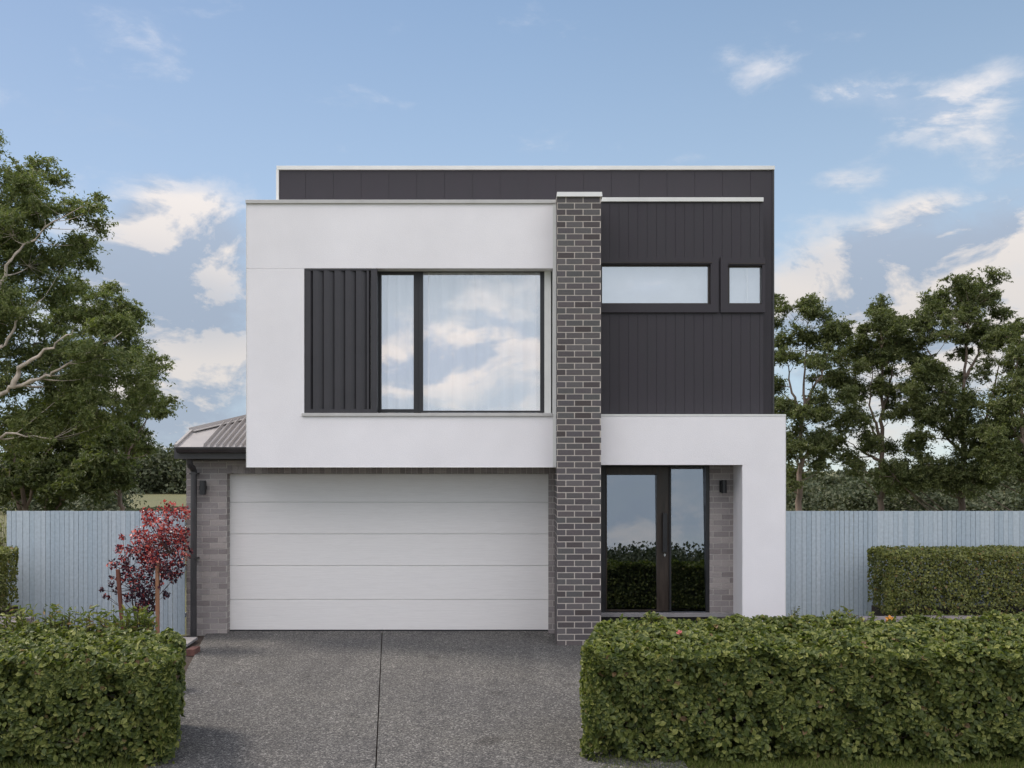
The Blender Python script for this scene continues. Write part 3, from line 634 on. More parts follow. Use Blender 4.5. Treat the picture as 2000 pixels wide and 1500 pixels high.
# ================================================================== VEGETATION
def clip_keep(V): return V
def make_leaves(name, Cn, N, T, L, Wd, mat, parent, oval=False, fold=.15):
    V, f_, s_ = leaves_mesh(Cn, N, T, L, Wd, fold, oval)
    return raw(name, V, f_, s_, mat, parent)
def bez(a, b_, bend, k=6):
    t_ = np.linspace(0, 1, k)[:, None]; m_ = (a + b_) / 2 + bend
    return (1 - t_) ** 2 * a + 2 * t_ * (1 - t_) * m_ + t_ ** 2 * b_
def tree(name, label, cat, Y, trunks, clumps, seed, leafmat, bark, leaf_len, dens, group=None, r0=.22, depth=1.6, twig=True, extra_branch=True, droop=.35, ratio=.34, sub=9):
    rg = np.random.default_rng(seed)
    tp = [np.array([P(px, py, Y) + (0, d, 0) for px, py, d in tr]) for tr in trunks]
    base = tp[0][0].copy(); base[2] = 0
    e = empty(name, tuple(base), label, cat, group)
    tb = MB(); nodes = []
    for ti, pts in enumerate(tp):
        if pts[0][2] > .3 and ti == 0: pts = np.vstack([[pts[0][0], pts[0][1], -.1], pts])
        t_ = np.linspace(0, len(pts) - 1, len(pts) * 4); ip = np.stack([np.interp(t_, range(len(pts)), pts[:, k]) for k in range(3)], 1)
        ip[1:-1] += rg.normal(size=ip[1:-1].shape) * .03
        ra = r0 * (1 if ti == 0 else .5); rad = list(ra * (.12 + .88 * np.linspace(1, 0, len(ip)) ** 1.1))
        tb.tube(ip, rad, 8); nodes += list(zip(ip, rad))
    NP = np.array([n_[0] for n_ in nodes])
    CN, NN, TT, LL = [], [], [], []
    for (px, py, r) in clumps:
        c = P(px, py, Y); c[1] += rg.uniform(-depth, depth); R_ = r / S(Y)
        # branch from the trunk
        lower = NP[:, 2] < c[2] - .2; dist = np.linalg.norm(NP - c, axis=1) + np.where(lower, 0, 6) + .6 * np.abs(c[2] - NP[:, 2] - .8 * np.hypot(NP[:, 0] - c[0], NP[:, 1] - c[1]))
        i = int(np.argmin(dist)); a = NP[i]; rr = min(nodes[i][1] * .55, .012 + R_ * .035)
        if extra_branch:
            bp = bez(a, c, np.array([rg.normal() * .15, rg.normal() * .15, -.12 * np.linalg.norm(c - a)]), 7); tb.tube(bp, list(np.linspace(rr, rr * .3, 7)), 6)
        ns = max(4, int(sub * 1.5 * rg.uniform(.8, 1.2)))
        sc_dir = rnd_unit(rg, ns); sc_r = R_ * 1.05 * rg.uniform(.1, 1.0, ns) ** .6
        subc = c + sc_dir * sc_r[:, None] * np.array((1, 1, .8))
        for s_ in subc:
            if twig: tb.tube(bez(c - (c - a) / (np.linalg.norm(c - a) + 1e-6) * R_ * .3, s_, np.array([0, 0, -.05 * R_]), 4), list(np.linspace(rr * .35, rr * .1 + .002, 4)), 4, cap=False)
            nl = int(dens * R_ * R_ * rg.uniform(.3, 1.6) / ns * 11)
            if nl < 3: continue
            sr = R_ * rg.uniform(.28, .62)
            kd = 7; dirs = rnd_unit(rg, kd) * np.array((1.2, 1.2, .75)) + np.array((0, 0, .12)); ch = rg.integers(0, kd, nl); uu = rg.uniform(0, 1, nl)[:, None] ** .8
            q_ = dirs[ch] * uu * sr * 1.5 + rg.normal(size=(nl, 3)) * sr * .16; q_[:, 2] -= (uu[:, 0] ** 2) * sr * .3; CN.append(s_ + q_)
            n_ = rnd_unit(rg, nl) + np.array((0, -.15, .4)); NN.append(n_)
            t2 = rnd_unit(rg, nl) * .8 + dirs[ch] * .6 - np.array((0, 0, droop)); TT.append(t2); LL.append(leaf_len * rg.uniform(.6, 1.35, nl))
    tb.build('trunk', bark, e, smooth=True)
    CN = np.concatenate(CN); NN = np.concatenate(NN); TT = np.concatenate(TT); LL = np.concatenate(LL)
    make_leaves('crown', CN, NN, TT, LL, LL * ratio, leafmat, e)
    return len(CN)
def fill(poly, n, r0_, r1_, seed):
    """random clump centres inside a closed outline given in photo pixels"""
    rg = random.Random(seed); xs_ = [p_[0] for p_ in poly]; ys_ = [p_[1] for p_ in poly]; out = []; tries = 0
    while len(out) < n and tries < 20000:
        tries += 1; x, y = rg.uniform(min(xs_), max(xs_)), rg.uniform(min(ys_), max(ys_)); ins = False
        for i in range(len(poly)):
            (xa, ya), (xb, yb) = poly[i], poly[i - 1]
            if (ya > y) != (yb > y) and x < (xb - xa) * (y - ya) / (yb - ya) + xa: ins = not ins
        r = rg.uniform(r0_, r1_)
        if ins and all((x - o_[0]) ** 2 + (y - o_[1]) ** 2 > (r * .75) ** 2 for o_ in out): out.append((x, y, r))
    return out
GT = 'tall gum trees beyond the fence'
# big gum at the left edge
c1 = [(20, 305, 34), (62, 318, 28), (95, 345, 26), (30, 345, 36), (85, 380, 34), (40, 400, 46), (100, 425, 40), (150, 412, 34), (192, 404, 26), (220, 432, 18), (180, 440, 26), (150, 470, 26), (115, 470, 36), (60, 470, 50), (15, 460, 50), (130, 510, 24)]
c1 += fill([(-120, 420), (100, 480), (120, 540), (60, 640), (150, 700), (240, 660), (295, 720), (260, 790), (170, 830), (60, 860), (-120, 860)], 46, 34, 52, 11)
c1 += fill([(-120, 200), (10, 300), (10, 560), (-120, 560)], 10, 45, 60, 12)
tree('gum_tree', 'large gum tree at the left edge with pale forking limbs and an airy crown', 'tree', 24,
     [[(-70, 1000, 0), (-60, 900, 0), (-40, 820, 0), (-30, 700, 0), (-20, 560, 0), (10, 420, .3)],
      [(-40, 830, -.6), (5, 800, -.9), (60, 768, -1.1), (110, 752, -1.1), (150, 735, -1.2), (215, 700, -1.2), (270, 660, -1.0)],
      [(-30, 730, -.6), (10, 620, -.9), (45, 575, -1.1), (75, 520, -1.2), (120, 470, -1.0), (190, 420, -.8)],
      [(-50, 900, -.4), (10, 880, -.9), (60, 850, -1.1), (140, 860, -1)],
      [(30, 785, -1), (35, 700, -1.1), (60, 690, -1.2), (80, 640, -1.2), (130, 600, -1.2)],
      [(70, 766, -1.1), (85, 730, -1.2), (150, 690, -1.3), (190, 660, -1.3)]],
     c1, 21, M['leaf_gum'], M['bark_pale'], .10, 700, GT, r0=.15, depth=1.3, sub=10)
c2 = fill([(190, 545), (240, 600), (270, 650), (310, 690), (320, 745), (340, 770), (335, 830), (300, 870), (220, 900), (170, 860), (150, 700), (110, 600), (110, 540)], 38, 20, 34, 31)
c2 += [(200, 560, 22), (255, 590, 22), (250, 622, 26), (290, 650, 20), (305, 700, 14), (335, 765, 14), (322, 800, 16), (300, 760, 24), (335, 815, 10), (285, 905, 16), (240, 925, 24), (200, 935, 26), (300, 880, 14)]
c2 = [(x - 24 if x > 250 else x, y, r_) for x, y, r_ in c2]
tree('gum_tree', 'smaller gum tree with dark forking branches nearest the garage roof', 'tree', 33,
     [[(236, 1000, 0), (236, 950, 0), (228, 900, 0), (222, 840, 0), (228, 760, 0), (236, 680, 0)], [(232, 925, 0), (250, 870, .3), (275, 820, .4), (300, 770, .4)], [(226, 890, 0), (205, 850, 0), (190, 800, 0), (180, 720, 0)], [(222, 850, 0), (245, 800, 0), (262, 720, 0)]],
     c2, 22, M['leaf_gum'], M['bark_brown'], .11, 860, GT, r0=.11, depth=1.4)
c3 = fill([(-60, 820), (60, 800), (180, 830), (230, 900), (230, 960), (150, 975), (-60, 975)], 34, 26, 40, 41)
tree('gum_tree', 'dark low gum tree with several thin stems just above the left fence', 'tree', 30,
     [[(50, 1000, 0), (45, 950, 0), (30, 900, 0), (20, 850, 0)], [(52, 1000, 0), (66, 940, 0), (90, 890, 0), (110, 850, 0)], [(92, 1000, 0), (92, 950, 0), (100, 900, 0)], [(105, 1000, 0), (130, 960, 0), (170, 930, 0)], [(40, 1000, 0), (20, 950, 0), (0, 900, 0)]],
     c3, 23, M['leaf_gum2'], M['bark_brown'], .17, 500, GT, r0=.12, depth=1.2)
# right of the house
T = [
 ('tall gum tree closest to the dark cladding on the right, trunk rising beside the portico', 35, [[(1561, 1000, 0), (1562, 940, 0), (1565, 880, 0), (1568, 800, 0), (1571, 730, 0), (1576, 660, 0)], [(1565, 900, 0), (1590, 870, 0), (1640, 830, 0)], [(1568, 820, 0), (1545, 760, 0), (1535, 690, 0)], [(1568, 800, 0), (1600, 740, 0), (1620, 680, 0)]],
  [(1520, 585, 16), (1528, 600, 16), (1522, 625, 16), (1575, 590, 14), (1582, 602, 20), (1565, 610, 18), (1595, 625, 15), (1530, 660, 24), (1555, 655, 18), (1610, 645, 22), (1628, 665, 18), (1600, 660, 22), (1575, 665, 22), (1520, 700, 22), (1545, 700, 16), (1595, 685, 12), (1530, 750, 20), (1600, 735, 12), (1520, 800, 24), (1555, 815, 24), (1590, 810, 18), (1555, 850, 28), (1580, 870, 22), (1545, 880, 20), (1630, 730, 14), (1600, 780, 12), (1600, 890, 16), (1560, 800, 18)]),
 ('gum tree with a rounded crown above a straight reddish trunk, second from the house', 36, [[(1722, 1000, 0), (1723, 930, 0), (1723, 850, 0), (1722, 760, 0), (1722, 690, 0), (1725, 630, 0)], [(1723, 880, 0), (1700, 830, 0), (1665, 770, 0)], [(1723, 820, 0), (1740, 740, 0), (1755, 660, 0)], [(1722, 900, 0), (1690, 885, 0), (1650, 860, 0)], [(1723, 860, 0), (1700, 800, 0), (1702, 700, 0)]],
  [(1715, 600, 20), (1735, 598, 16), (1700, 622, 18), (1762, 615, 18), (1775, 635, 18), (1740, 630, 20), (1715, 650, 28), (1745, 665, 26), (1775, 670, 24), (1690, 668, 24), (1670, 690, 22), (1645, 695, 18), (1700, 700, 28), (1730, 700, 24), (1640, 725, 18), (1660, 720, 16), (1625, 745, 14), (1640, 770, 14), (1740, 790, 14), (1675, 740, 14), (1630, 830, 24), (1655, 820, 24), (1640, 860, 22), (1620, 880, 22), (1670, 850, 18), (1700, 870, 14), (1680, 900, 18), (1650, 915, 18), (1715, 815, 12), (1785, 710, 18), (1760, 720, 14)]),
 ('tallest gum tree in the right group with an umbrella shaped crown', 35, [[(1876, 1000, 0), (1880, 930, 0), (1882, 860, 0), (1882, 780, 0), (1884, 720, 0), (1890, 650, 0), (1895, 600, 0)], [(1882, 870, 0), (1850, 790, 0), (1820, 700, 0), (1800, 650, 0)], [(1884, 740, 0), (1910, 690, 0), (1925, 630, 0)], [(1882, 900, 0), (1925, 820, 0), (1945, 740, 0), (1960, 680, 0)], [(1882, 890, 0), (1845, 850, 0), (1800, 800, 0)]],
  [(1862, 555, 18), (1885, 550, 18), (1910, 552, 18), (1938, 558, 20), (1950, 578, 16), (1845, 575, 20), (1870, 572, 20), (1905, 570, 20), (1925, 578, 18), (1835, 600, 20), (1815, 615, 20), (1800, 630, 18), (1840, 625, 16), (1880, 610, 18), (1890, 625, 14), (1965, 600, 18), (1975, 612, 14), (1810, 655, 18), (1830, 660, 16), (1880, 660, 18), (1900, 655, 16), (1860, 650, 14), (1940, 640, 20), (1955, 660, 16), (1925, 670, 14), (1800, 700, 18), (1815, 720, 22), (1780, 720, 22), (1840, 730, 20), (1790, 760, 26), (1820, 765, 26), (1900, 735, 14), (1850, 770, 24), (1870, 790, 20), (1775, 800, 24), (1810, 810, 28), (1840, 815, 26), (1780, 845, 24), (1850, 845, 22), (1760, 870, 20), (1800, 870, 18), (1770, 930, 34), (1830, 925, 34), (1880, 880, 30), (1730, 925, 30), (1900, 850, 26), (1870, 930, 30)]),
 ('gum tree with a wide spreading crown at the right edge of the photo', 33, [[(2015, 1000, 0), (2010, 900, 0), (1995, 820, 0), (1985, 740, 0), (1985, 680, 0)], [(2005, 880, 0), (1960, 800, 0), (1935, 760, 0)], [(2000, 850, 0), (2030, 760, 0), (2040, 680, 0)]],
  [(1985, 640, 20), (2005, 650, 24), (1995, 680, 22), (2030, 690, 30), (1960, 700, 16), (1975, 720, 18), (1945, 730, 14), (1990, 760, 20), (1960, 790, 20), (1980, 800, 22), (1935, 790, 16), (1950, 830, 26), (1985, 840, 26), (1920, 840, 20), (1960, 880, 32), (1995, 890, 32), (1930, 900, 30), (1990, 930, 30), (1950, 930, 26), (1910, 925, 22), (2040, 780, 30), (2040, 850, 34), (2000, 860, 28)]),
]
OUT = [[(1515, 575), (1590, 580), (1640, 650), (1600, 720), (1650, 800), (1670, 880), (1600, 950), (1536, 950), (1515, 850)],
       [(1690, 600), (1760, 590), (1800, 660), (1800, 760), (1730, 800), (1690, 900), (1620, 930), (1630, 760), (1620, 740), (1680, 650)],
       [(1840, 550), (1950, 545), (1990, 610), (1960, 700), (1880, 740), (1930, 860), (1900, 960), (1720, 960), (1740, 840), (1780, 700), (1800, 610)],
       [(1960, 630), (2060, 620), (2060, 960), (1880, 960), (1900, 840), (1930, 720)]]
NF = [22, 20, 34, 26]
for k, (lab, Y, tr, cl) in enumerate(T):
    cl = [(x, y, r_ * 1.12) for x, y, r_ in cl] + fill(OUT[k], NF[k], 15, 26, 70 + k)
    tree('gum_tree', lab, 'tree', Y, tr, cl, 50 + k, M['leaf_gum2'] if k != 3 else M['leaf_gum2'], M['bark_brown'], .11, 820, GT, r0=.15, depth=1.2, sub=10)

def woodland(name, X0, X1, Ya, Yb, hfun, n, leaf, seed, label, base=0.0, clump=2.2, per=70):
    rg = np.random.default_rng(seed); xs_ = rg.uniform(X0, X1, n); ys_ = rg.uniform(Ya, Yb, n)
    Cn, N = [], []
    for x, y in zip(xs_, ys_):
        g0 = float(gz(x, y)) + base; h = hfun(x, y) * rg.uniform(.72, 1.08)
        z = g0 + rg.uniform(0, 1, per) ** .7 * h; rr = clump * (1 - .45 * (z - g0) / h) * rg.uniform(.25, 1, per) ** .5; a = rg.uniform(0, 6.283, per)
        Cn.append(np.stack([x + rr * np.cos(a), y + rr * np.sin(a), z], 1)); N.append(rnd_unit(rg, per) + (0, 0, .5))
    Cn = np.concatenate(Cn); N = np.concatenate(N); L = leaf * rg.uniform(.6, 1.3, len(Cn))
    V, f_, s_ = leaves_mesh(Cn, N, rnd_unit(rg, len(Cn)), L, L * .7, .1)
    o = raw(name, V, f_, s_, M['leaf_wood'], origin=((X0 + X1) / 2, (Ya + Yb) / 2, 0)); return tag(o, label, 'woodland', kind='stuff')
woodland('woodland', -110, -12, 96, 116, lambda x, y: 4.6 + .6 * math.sin(x * .15), 860, .42, 61, 'dark wooded rise beyond the paddock left of the house', per=190)
woodland('woodland', 16, 75, 52, 64, lambda x, y: 1.25 + .4 * math.sin(x * .35 + 1) + .45 * math.sin(x * 1.1 + 2), 620, .24, 62, 'low dark scrub seen under the gum trees above the right fence', clump=1.2, per=170)
woodland('woodland', -12, 130, 100, 125, lambda x, y: 2.9 + .7 * math.sin(x * .12) + .8 * math.sin(x * .43 + 1), 600, .5, 66, 'far low tree line behind the gum trees right of the house', per=130)
woodland('woodland', -60, -14, 50, 58, lambda x, y: (1.5 if x < -23 else .2), 260, .24, 63, 'dark undergrowth along the top of the left fence', clump=1.2, per=150)
woodland('woodland', -120, 120, -230, -150, lambda x, y: 7 + 2.0 * math.sin(x * .06) + 3 * math.exp(-((x + 20) / 30) ** 2), 1300, .8, 64, 'wooded valley behind the camera reflected in the glass door', clump=4.5, per=110)

# hedges ------------------------------------------------------------------
def hedge(name, label, X0, X1, Y0, Y1, z0, z1, shell, n_m2, leaf, mat, seed, stems, group, corner=.25, lump=.06, ends=(True, True), bare=None, oval=True, shear=0.0, gap=.75, lowthin=.9):
    rg = np.random.default_rng(seed)
    e = empty(name, ((X0 + X1) / 2, (Y0 + Y1) / 2, z0), label, 'hedge', group)
    w_, d_, h_ = X1 - X0, Y1 - Y0, z1 - z0
    def lumpf(a, b_): return lump * (np.sin(a * 7.3 + seed) * np.cos(b_ * 9.1) + .7 * np.sin(a * 17 + b_ * 11) + .6 * np.sin(a * 3.1 - b_ * 4.7))
    Cn, N = [], []
    nf = int(w_ * h_ * n_m2); x = rg.uniform(X0, X1, nf); z = z0 + h_ * rg.uniform(0, 1, nf); dep = rg.exponential(shell, nf)
    y = Y0 + dep + lumpf(x, z) + .07 * (1 - (z - z0) / h_) ** 2; Cn.append(np.stack([x, y, z], 1)); N.append(np.tile((0, -1, .45), (nf, 1)))
    nt = int(w_ * d_ * n_m2); x = rg.uniform(X0, X1, nt); y = rg.uniform(Y0, Y1, nt); z = z1 - rg.exponential(shell * .8, nt) + lumpf(x, y) * .8; Cn.append(np.stack([x, y, z], 1)); N.append(np.tile((0, -.2, 1), (nt, 1)))
    nb_ = int(w_ * h_ * n_m2 * .45); x = rg.uniform(X0, X1, nb_); z = rg.uniform(z0 + .1, z1, nb_); Cn.append(np.stack([x, Y1 - rg.exponential(shell, nb_), z], 1)); N.append(np.tile((0, 1, .3), (nb_, 1)))
    for s_, xe, on in ((-1, X0, ends[0]), (1, X1, ends[1])):
        if not on: continue
        ne = int(d_ * h_ * n_m2); y = rg.uniform(Y0, Y1, ne); z = z0 + h_ * rg.uniform(0, 1, ne); x = xe - s_ * (rg.exponential(shell, ne) + lumpf(y, z) * 1.3 + .10 * (1 - (z - z0) / h_) + .0)
        Cn.append(np.stack([x, y, z], 1)); N.append(np.tile((s_, 0, .4), (ne, 1)))
    nv = int(w_ * d_ * h_ * n_m2 * .5); Cn.append(np.stack([rg.uniform(X0 + .1, X1 - .1, nv), rg.uniform(Y0 + .1, Y1 - .1, nv), rg.uniform(z0 + .15, z1 - .1, nv)], 1)); N.append(rnd_unit(rg, nv))
    Cn = np.concatenate(Cn); N = np.concatenate(N).astype(float)
    # round the corners in plan and the top edges
    cx = np.clip(Cn[:, 0], X0 + corner, X1 - corner); cy = np.clip(Cn[:, 1], Y0 + corner, Y1 - corner)
    vx, vy = Cn[:, 0] - cx, Cn[:, 1] - cy; rr = np.hypot(vx, vy); sc = np.where(rr > corner, corner / (rr + 1e-9), 1); Cn[:, 0] = cx + vx * sc; Cn[:, 1] = cy + vy * sc
    et = np.clip((Cn[:, 2] - (z1 - .12)) / .12, 0, 1.3); edge = np.maximum(np.maximum(0, 1 - (Cn[:, 1] - Y0) / .14), np.maximum(0, 1 - (Cn[:, 0] - X0) / .14) if ends[0] else 0)
    if ends[1]: edge = np.maximum(edge, np.maximum(0, 1 - (X1 - Cn[:, 0]) / .14))
    Cn[:, 2] -= np.clip(edge, 0, 1.2) ** 2 * et * .055
    # gaps low down and thin spots
    keep = np.ones(len(Cn), bool)
    inside = np.zeros(len(Cn))
    for _ in range(int(w_ * h_ * 9)):
        hc = np.array((rg.uniform(X0, X1), Y0 + rg.uniform(-.02, .14), z0 + h_ * rg.uniform(.02, .80) ** 1.1)); hr = np.array((rg.uniform(.035, .14), .15, rg.uniform(.025, .075)))
        d_2 = (((Cn - hc) / hr) ** 2).sum(1); inside = np.maximum(inside, np.clip(1.3 - d_2, 0, .93) * rg.uniform(.5, 1))
    low = np.clip(1 - (Cn[:, 2] - z0) / (h_ * .30), 0, 1)
    keep &= rg.uniform(0, 1, len(Cn)) > inside * (gap > 0)
    keep &= rg.uniform(0, 1, len(Cn)) > low ** 2 * lowthin
    if bare is not None:
        bxc, bzc, br_ = bare; keep &= ~(((Cn[:, 0] - bxc) ** 2 / (br_ * 2) ** 2 + (Cn[:, 2] - bzc) ** 2 / br_ ** 2 < 1) & (Cn[:, 1] < Y0 + .25))
    Cn = Cn[keep]; N = N[keep]; n = len(Cn)
    N += rnd_unit(rg, n) * .75; Tn = rnd_unit(rg, n) + np.array((0, -.2, -.25)); L = leaf * rg.uniform(.6, 1.3, n)
    # shoots standing a little above the top
    ns = int(w_ * d_ * 26); xs_ = rg.uniform(X0 + .1, X1 - .1, ns); ys_ = rg.uniform(Y0, Y1, ns)
    k = 5; off_ = rg.uniform(0, 1, (ns, k)); hs = rg.uniform(.01, .035, ns)[:, None] + (rg.uniform(0, 1, ns) > .86)[:, None] * rg.uniform(.02, .07, ns)[:, None]
    sc_ = np.stack([np.repeat(xs_, k) + rg.normal(0, .012, ns * k), np.repeat(ys_, k) + rg.normal(0, .012, ns * k), z1 + (off_ * hs).ravel()], 1)
    Cn = np.concatenate([Cn, sc_]); N = np.concatenate([N, rnd_unit(rg, ns * k) + (0, -.4, .5)]); Tn = np.concatenate([Tn, rnd_unit(rg, ns * k) + (0, 0, .9)]); L = np.concatenate([L, leaf * rg.uniform(.6, 1.1, ns * k)])
    Cn[:, 0] += shear * (Cn[:, 1] - Y0)
    make_leaves('foliage', Cn, N, Tn, L, L * .68, mat, e, oval)
    rr_ = random.Random(seed); ntw = int(w_ * 42 / stems)
    for i in range(stems):
        x = X0 + .2 + (w_ - .4) * (i + rr_.uniform(.3, .7)) / stems; y = (Y0 * .7 + Y1 * .3) + rr_.uniform(-.08, .08)
        sm = MB(); a = np.array((x, y, z0 - .03)); top = a + np.array((rr_.uniform(-.1, .1), 0, h_ * .75))
        sm.tube(bez(a, top, np.array((rr_.uniform(-.05, .05), 0, 0)), 6), list(np.linspace(.02, .009, 6)), 7)
        for _ in range(3):
            s0 = a + np.array((0, 0, rr_.uniform(.1, .4))); sm.tube(bez(s0, s0 + np.array((rr_.uniform(-.25, .25), rr_.uniform(-.15, .1), .35)), np.array((0, 0, -.04)), 5), list(np.linspace(.011, .005, 5)), 5)
        for _ in range(ntw):
            f_ = rr_.uniform(.15, .95); a2 = a + (top - a) * f_; b_ = np.array((a2[0] + rr_.uniform(-.28, .28), Y0 + rr_.uniform(-.01, .12), min(a2[2] + rr_.uniform(.02, .25), z1 - .03)))
            sm.tube(bez(a2, b_, np.array((0, 0, -.03)), 6), list(np.linspace(.006, .002, 6)), 4, cap=False)
        sm.build('stem', M['bark_dark'], e, smooth=True)
    return e
GH = 'clipped hedges in the foreground'
hedge('hedge', 'broad clipped green hedge in the foreground right of the driveway', .50, 6.3, 7.82, 9.4, .0, .96, .080, 4200, .055, M['leaf_hedge'], 3, 12, GH, ends=(True, False), corner=.3, shear=.2)
hedge('hedge', 'clipped green hedge in the foreground left of the driveway', -6.2, -2.80, 7.72, 9.05, .0, .90, .080, 4200, .055, M['leaf_hedge'], 7, 8, GH, ends=(False, True), corner=.2, shear=-.30)
GB = 'small leaved hedges in raised beds'
hedge('hedge', 'olive small leaved hedge above the stone edging before the right fence', PX(1690, 13.7), 8.4, 12.85, 13.7, .44, 1.34, .06, 3900, .040, M['leaf_hedge_back'], 5, 5, GB, ends=(True, False), corner=.12, lump=.02, oval=False, lowthin=.15)
hedge('hedge', 'olive small leaved hedge at the far left edge before the fence', -8.9, PX(34, 13.4), 12.6, 13.5, .47, 1.36, .06, 3600, .042, M['leaf_hedge_back'], 6, 3, GB, ends=(False, True), corner=.12, lump=.02, oval=False, lowthin=.15)
# raised bed edging
def edging(px0, px1, Yf, Yb, zt, label, seed):
    rg = random.Random(seed); e = empty('garden_edging', ((PX(px0, Yf) + PX(px1, Yf)) / 2, Yf, 0), label, 'garden edging', 'stone edgings of the raised beds')
    x = PX(px0, Yf); xe = PX(px1, Yf)
    while x < xe:
        wd_ = rg.uniform(.8, 1.1); s_ = MB(); s_.box(x + .004, min(x + wd_, xe) - .004, Yf + rg.uniform(-.006, .006), Yb, zt - .12 + rg.uniform(-.004, .004), zt + rg.uniform(-.006, .006)); s_.build('coping_stone', M['stone'], e, bevel=.01); x += wd_
    s_ = MB(); s_.box(PX(px0, Yf) + .02, xe, Yf + .02, Yb + .02, -.05, zt - .125); s_.build('base_wall', M['stone'], e)
    s_ = MB(); s_.box(max(PX(px0, Yf), PX(1706, 13.9)) if px0 > 0 else PX(px0, Yf), xe if px0 > 0 else PX(px1 - 4, 13.9), Yb + .021, 13.98, -.05, zt - .03); s_.build('soil', M['mulch'], e)
edging(1700, 2260, 12.35, 12.8, .47, 'pinkish grey stone edging under the hedge on the right', 1)
edging(-260, 34, 12.3, 12.75, .47, 'pinkish grey stone edging at the far left edge', 2)

# low bushy plants: stems with upright leaf whorls
def plant(name, label, x, y, z0, h, spread, nst, leaf, mat, seed, group=None, bark='bark_dark', cat='shrub', perst=26, width=.32):
    rg = np.random.default_rng(seed); e = empty(name, (x, y, z0), label, cat, group); st = MB(); Cn, N, Tn = [], [], []
    for i in range(nst):
        a = rg.uniform(0, 6.283); r_ = spread * rg.uniform(.2, 1); top = np.array((x + r_ * math.cos(a), y + r_ * math.sin(a) * .7, z0 + h * rg.uniform(.6, 1.05))); b0_ = np.array((x + .25 * r_ * math.cos(a), y, z0 - .02))
        pts = bez(b0_, top, np.array((0, 0, .0)), 5); st.tube(pts, list(np.linspace(.006, .0025, 5)), 4, cap=False)
        t_ = rg.uniform(.25, 1.03, perst); c = b0_ + (top - b0_) * t_[:, None]; d_ = rnd_unit(rg, perst); d_[:, 2] = np.abs(d_[:, 2]) * .6 + .15
        Cn.append(c + d_ * leaf * .5); Tn.append(d_); N.append(rnd_unit(rg, perst) + (0, 0, .8))
    st.build('stem', M[bark], e); Cn = np.concatenate(Cn); N = np.concatenate(N); Tn = np.concatenate(Tn); L = leaf * rg.uniform(.7, 1.25, len(Cn))
    make_leaves('leaves', Cn, N, Tn, L, L * width, mat, e, True)
    return e
GY = 'young shrubs behind the left hedge'
rr_ = random.Random(8)
labs = ['young shrub at the far left edge, tops just over the front hedge', 'young shrub second from the left over the front hedge, before the pale fence', 'young shrub before the fence, third from the left behind the front hedge', 'young shrub before the fence post, fourth from the left behind the hedge', 'bushy young shrub at the foot of the dark red stake', 'young shrub between the two timber stakes', 'small young shrub at the foot of the orange stake']
for (px, py, sp), lab in zip([(20, 1192, .30), (75, 1190, .3), (120, 1196, .26), (185, 1197, .24), (232, 1192, .28), (262, 1196, .22), (290, 1212, .16)], labs):
    Y = 10.4 if px < 200 else 10.6; x = PX(px, Y); plant('young_shrub', lab, x, Y, 0, PZ(py, Y), sp, 40, .08, M['leaf_young'], rr_.randrange(999), GY)
GR = 'small plants behind the right hedge'
for (px, py, sp, lf_, lab, mt) in [(1550, 1188, .12, .05, 'small dark plant at the foot of the portico leg', 'leaf_hedge_back'), (1625, 1196, .3, .08, 'low young shrub before the fence, between portico and stone edging', 'leaf_young'), (1680, 1194, .25, .08, 'low young shrub at the left end of the stone edging', 'leaf_young'),
                               (1775, 1200, .22, .075, 'low young shrub before the stone edging, under the middle of the back hedge', 'leaf_young'), (1850, 1198, .22, .07, 'low thin shrub before the stone edging, right of centre', 'leaf_young'), (1985, 1200, .25, .08, 'low young shrub before the stone edging at the right edge', 'leaf_young')]:
    Y = 11.6 if px > 1560 else 13.0; plant('low_plant', lab, PX(px, Y), Y, 0, PZ(py, Y), sp, 16, lf_, M[mt], rr_.randrange(999), GR, perst=20)
fl_ = MB(); rg = np.random.default_rng(5)
def flower(px, py, Y, r, mat, label, name='flower'):
    c = P(px, py, Y); e = empty(name, tuple(c), label, 'flower', 'single blooms in the greenery'); n = 6; a = np.arange(n) * 6.283 / n + rg.uniform(0, 1)
    d_ = np.stack([np.cos(a), np.full(n, -.4), np.sin(a)], 1); make_leaves('petals', c + d_ * r * .5, np.tile((0., -1, .2), (n, 1)) + d_ * .3, d_, np.full(n, r * 1.1), np.full(n, r * .75), mat, e, True)
flower(1327, 1236, 8.3, .03, M['petal'], 'dusty pink bloom near the top of the right foreground hedge')
flower(1527, 1417, 7.88, .035, M['petal'], 'pink bloom low in the face of the right foreground hedge')
flower(1737, 1210, 11.9, .06, M['petal_o'], 'orange bloom before the stone edging on the right')
# shrub behind the left fence end
plant('shrub', 'tall olive shrub beyond the left end of the fence', PX(-10, 14.6), 14.6, 0, 1.75, .42, 60, .06, M['leaf_hedge_back'], 77, perst=40, width=.4)

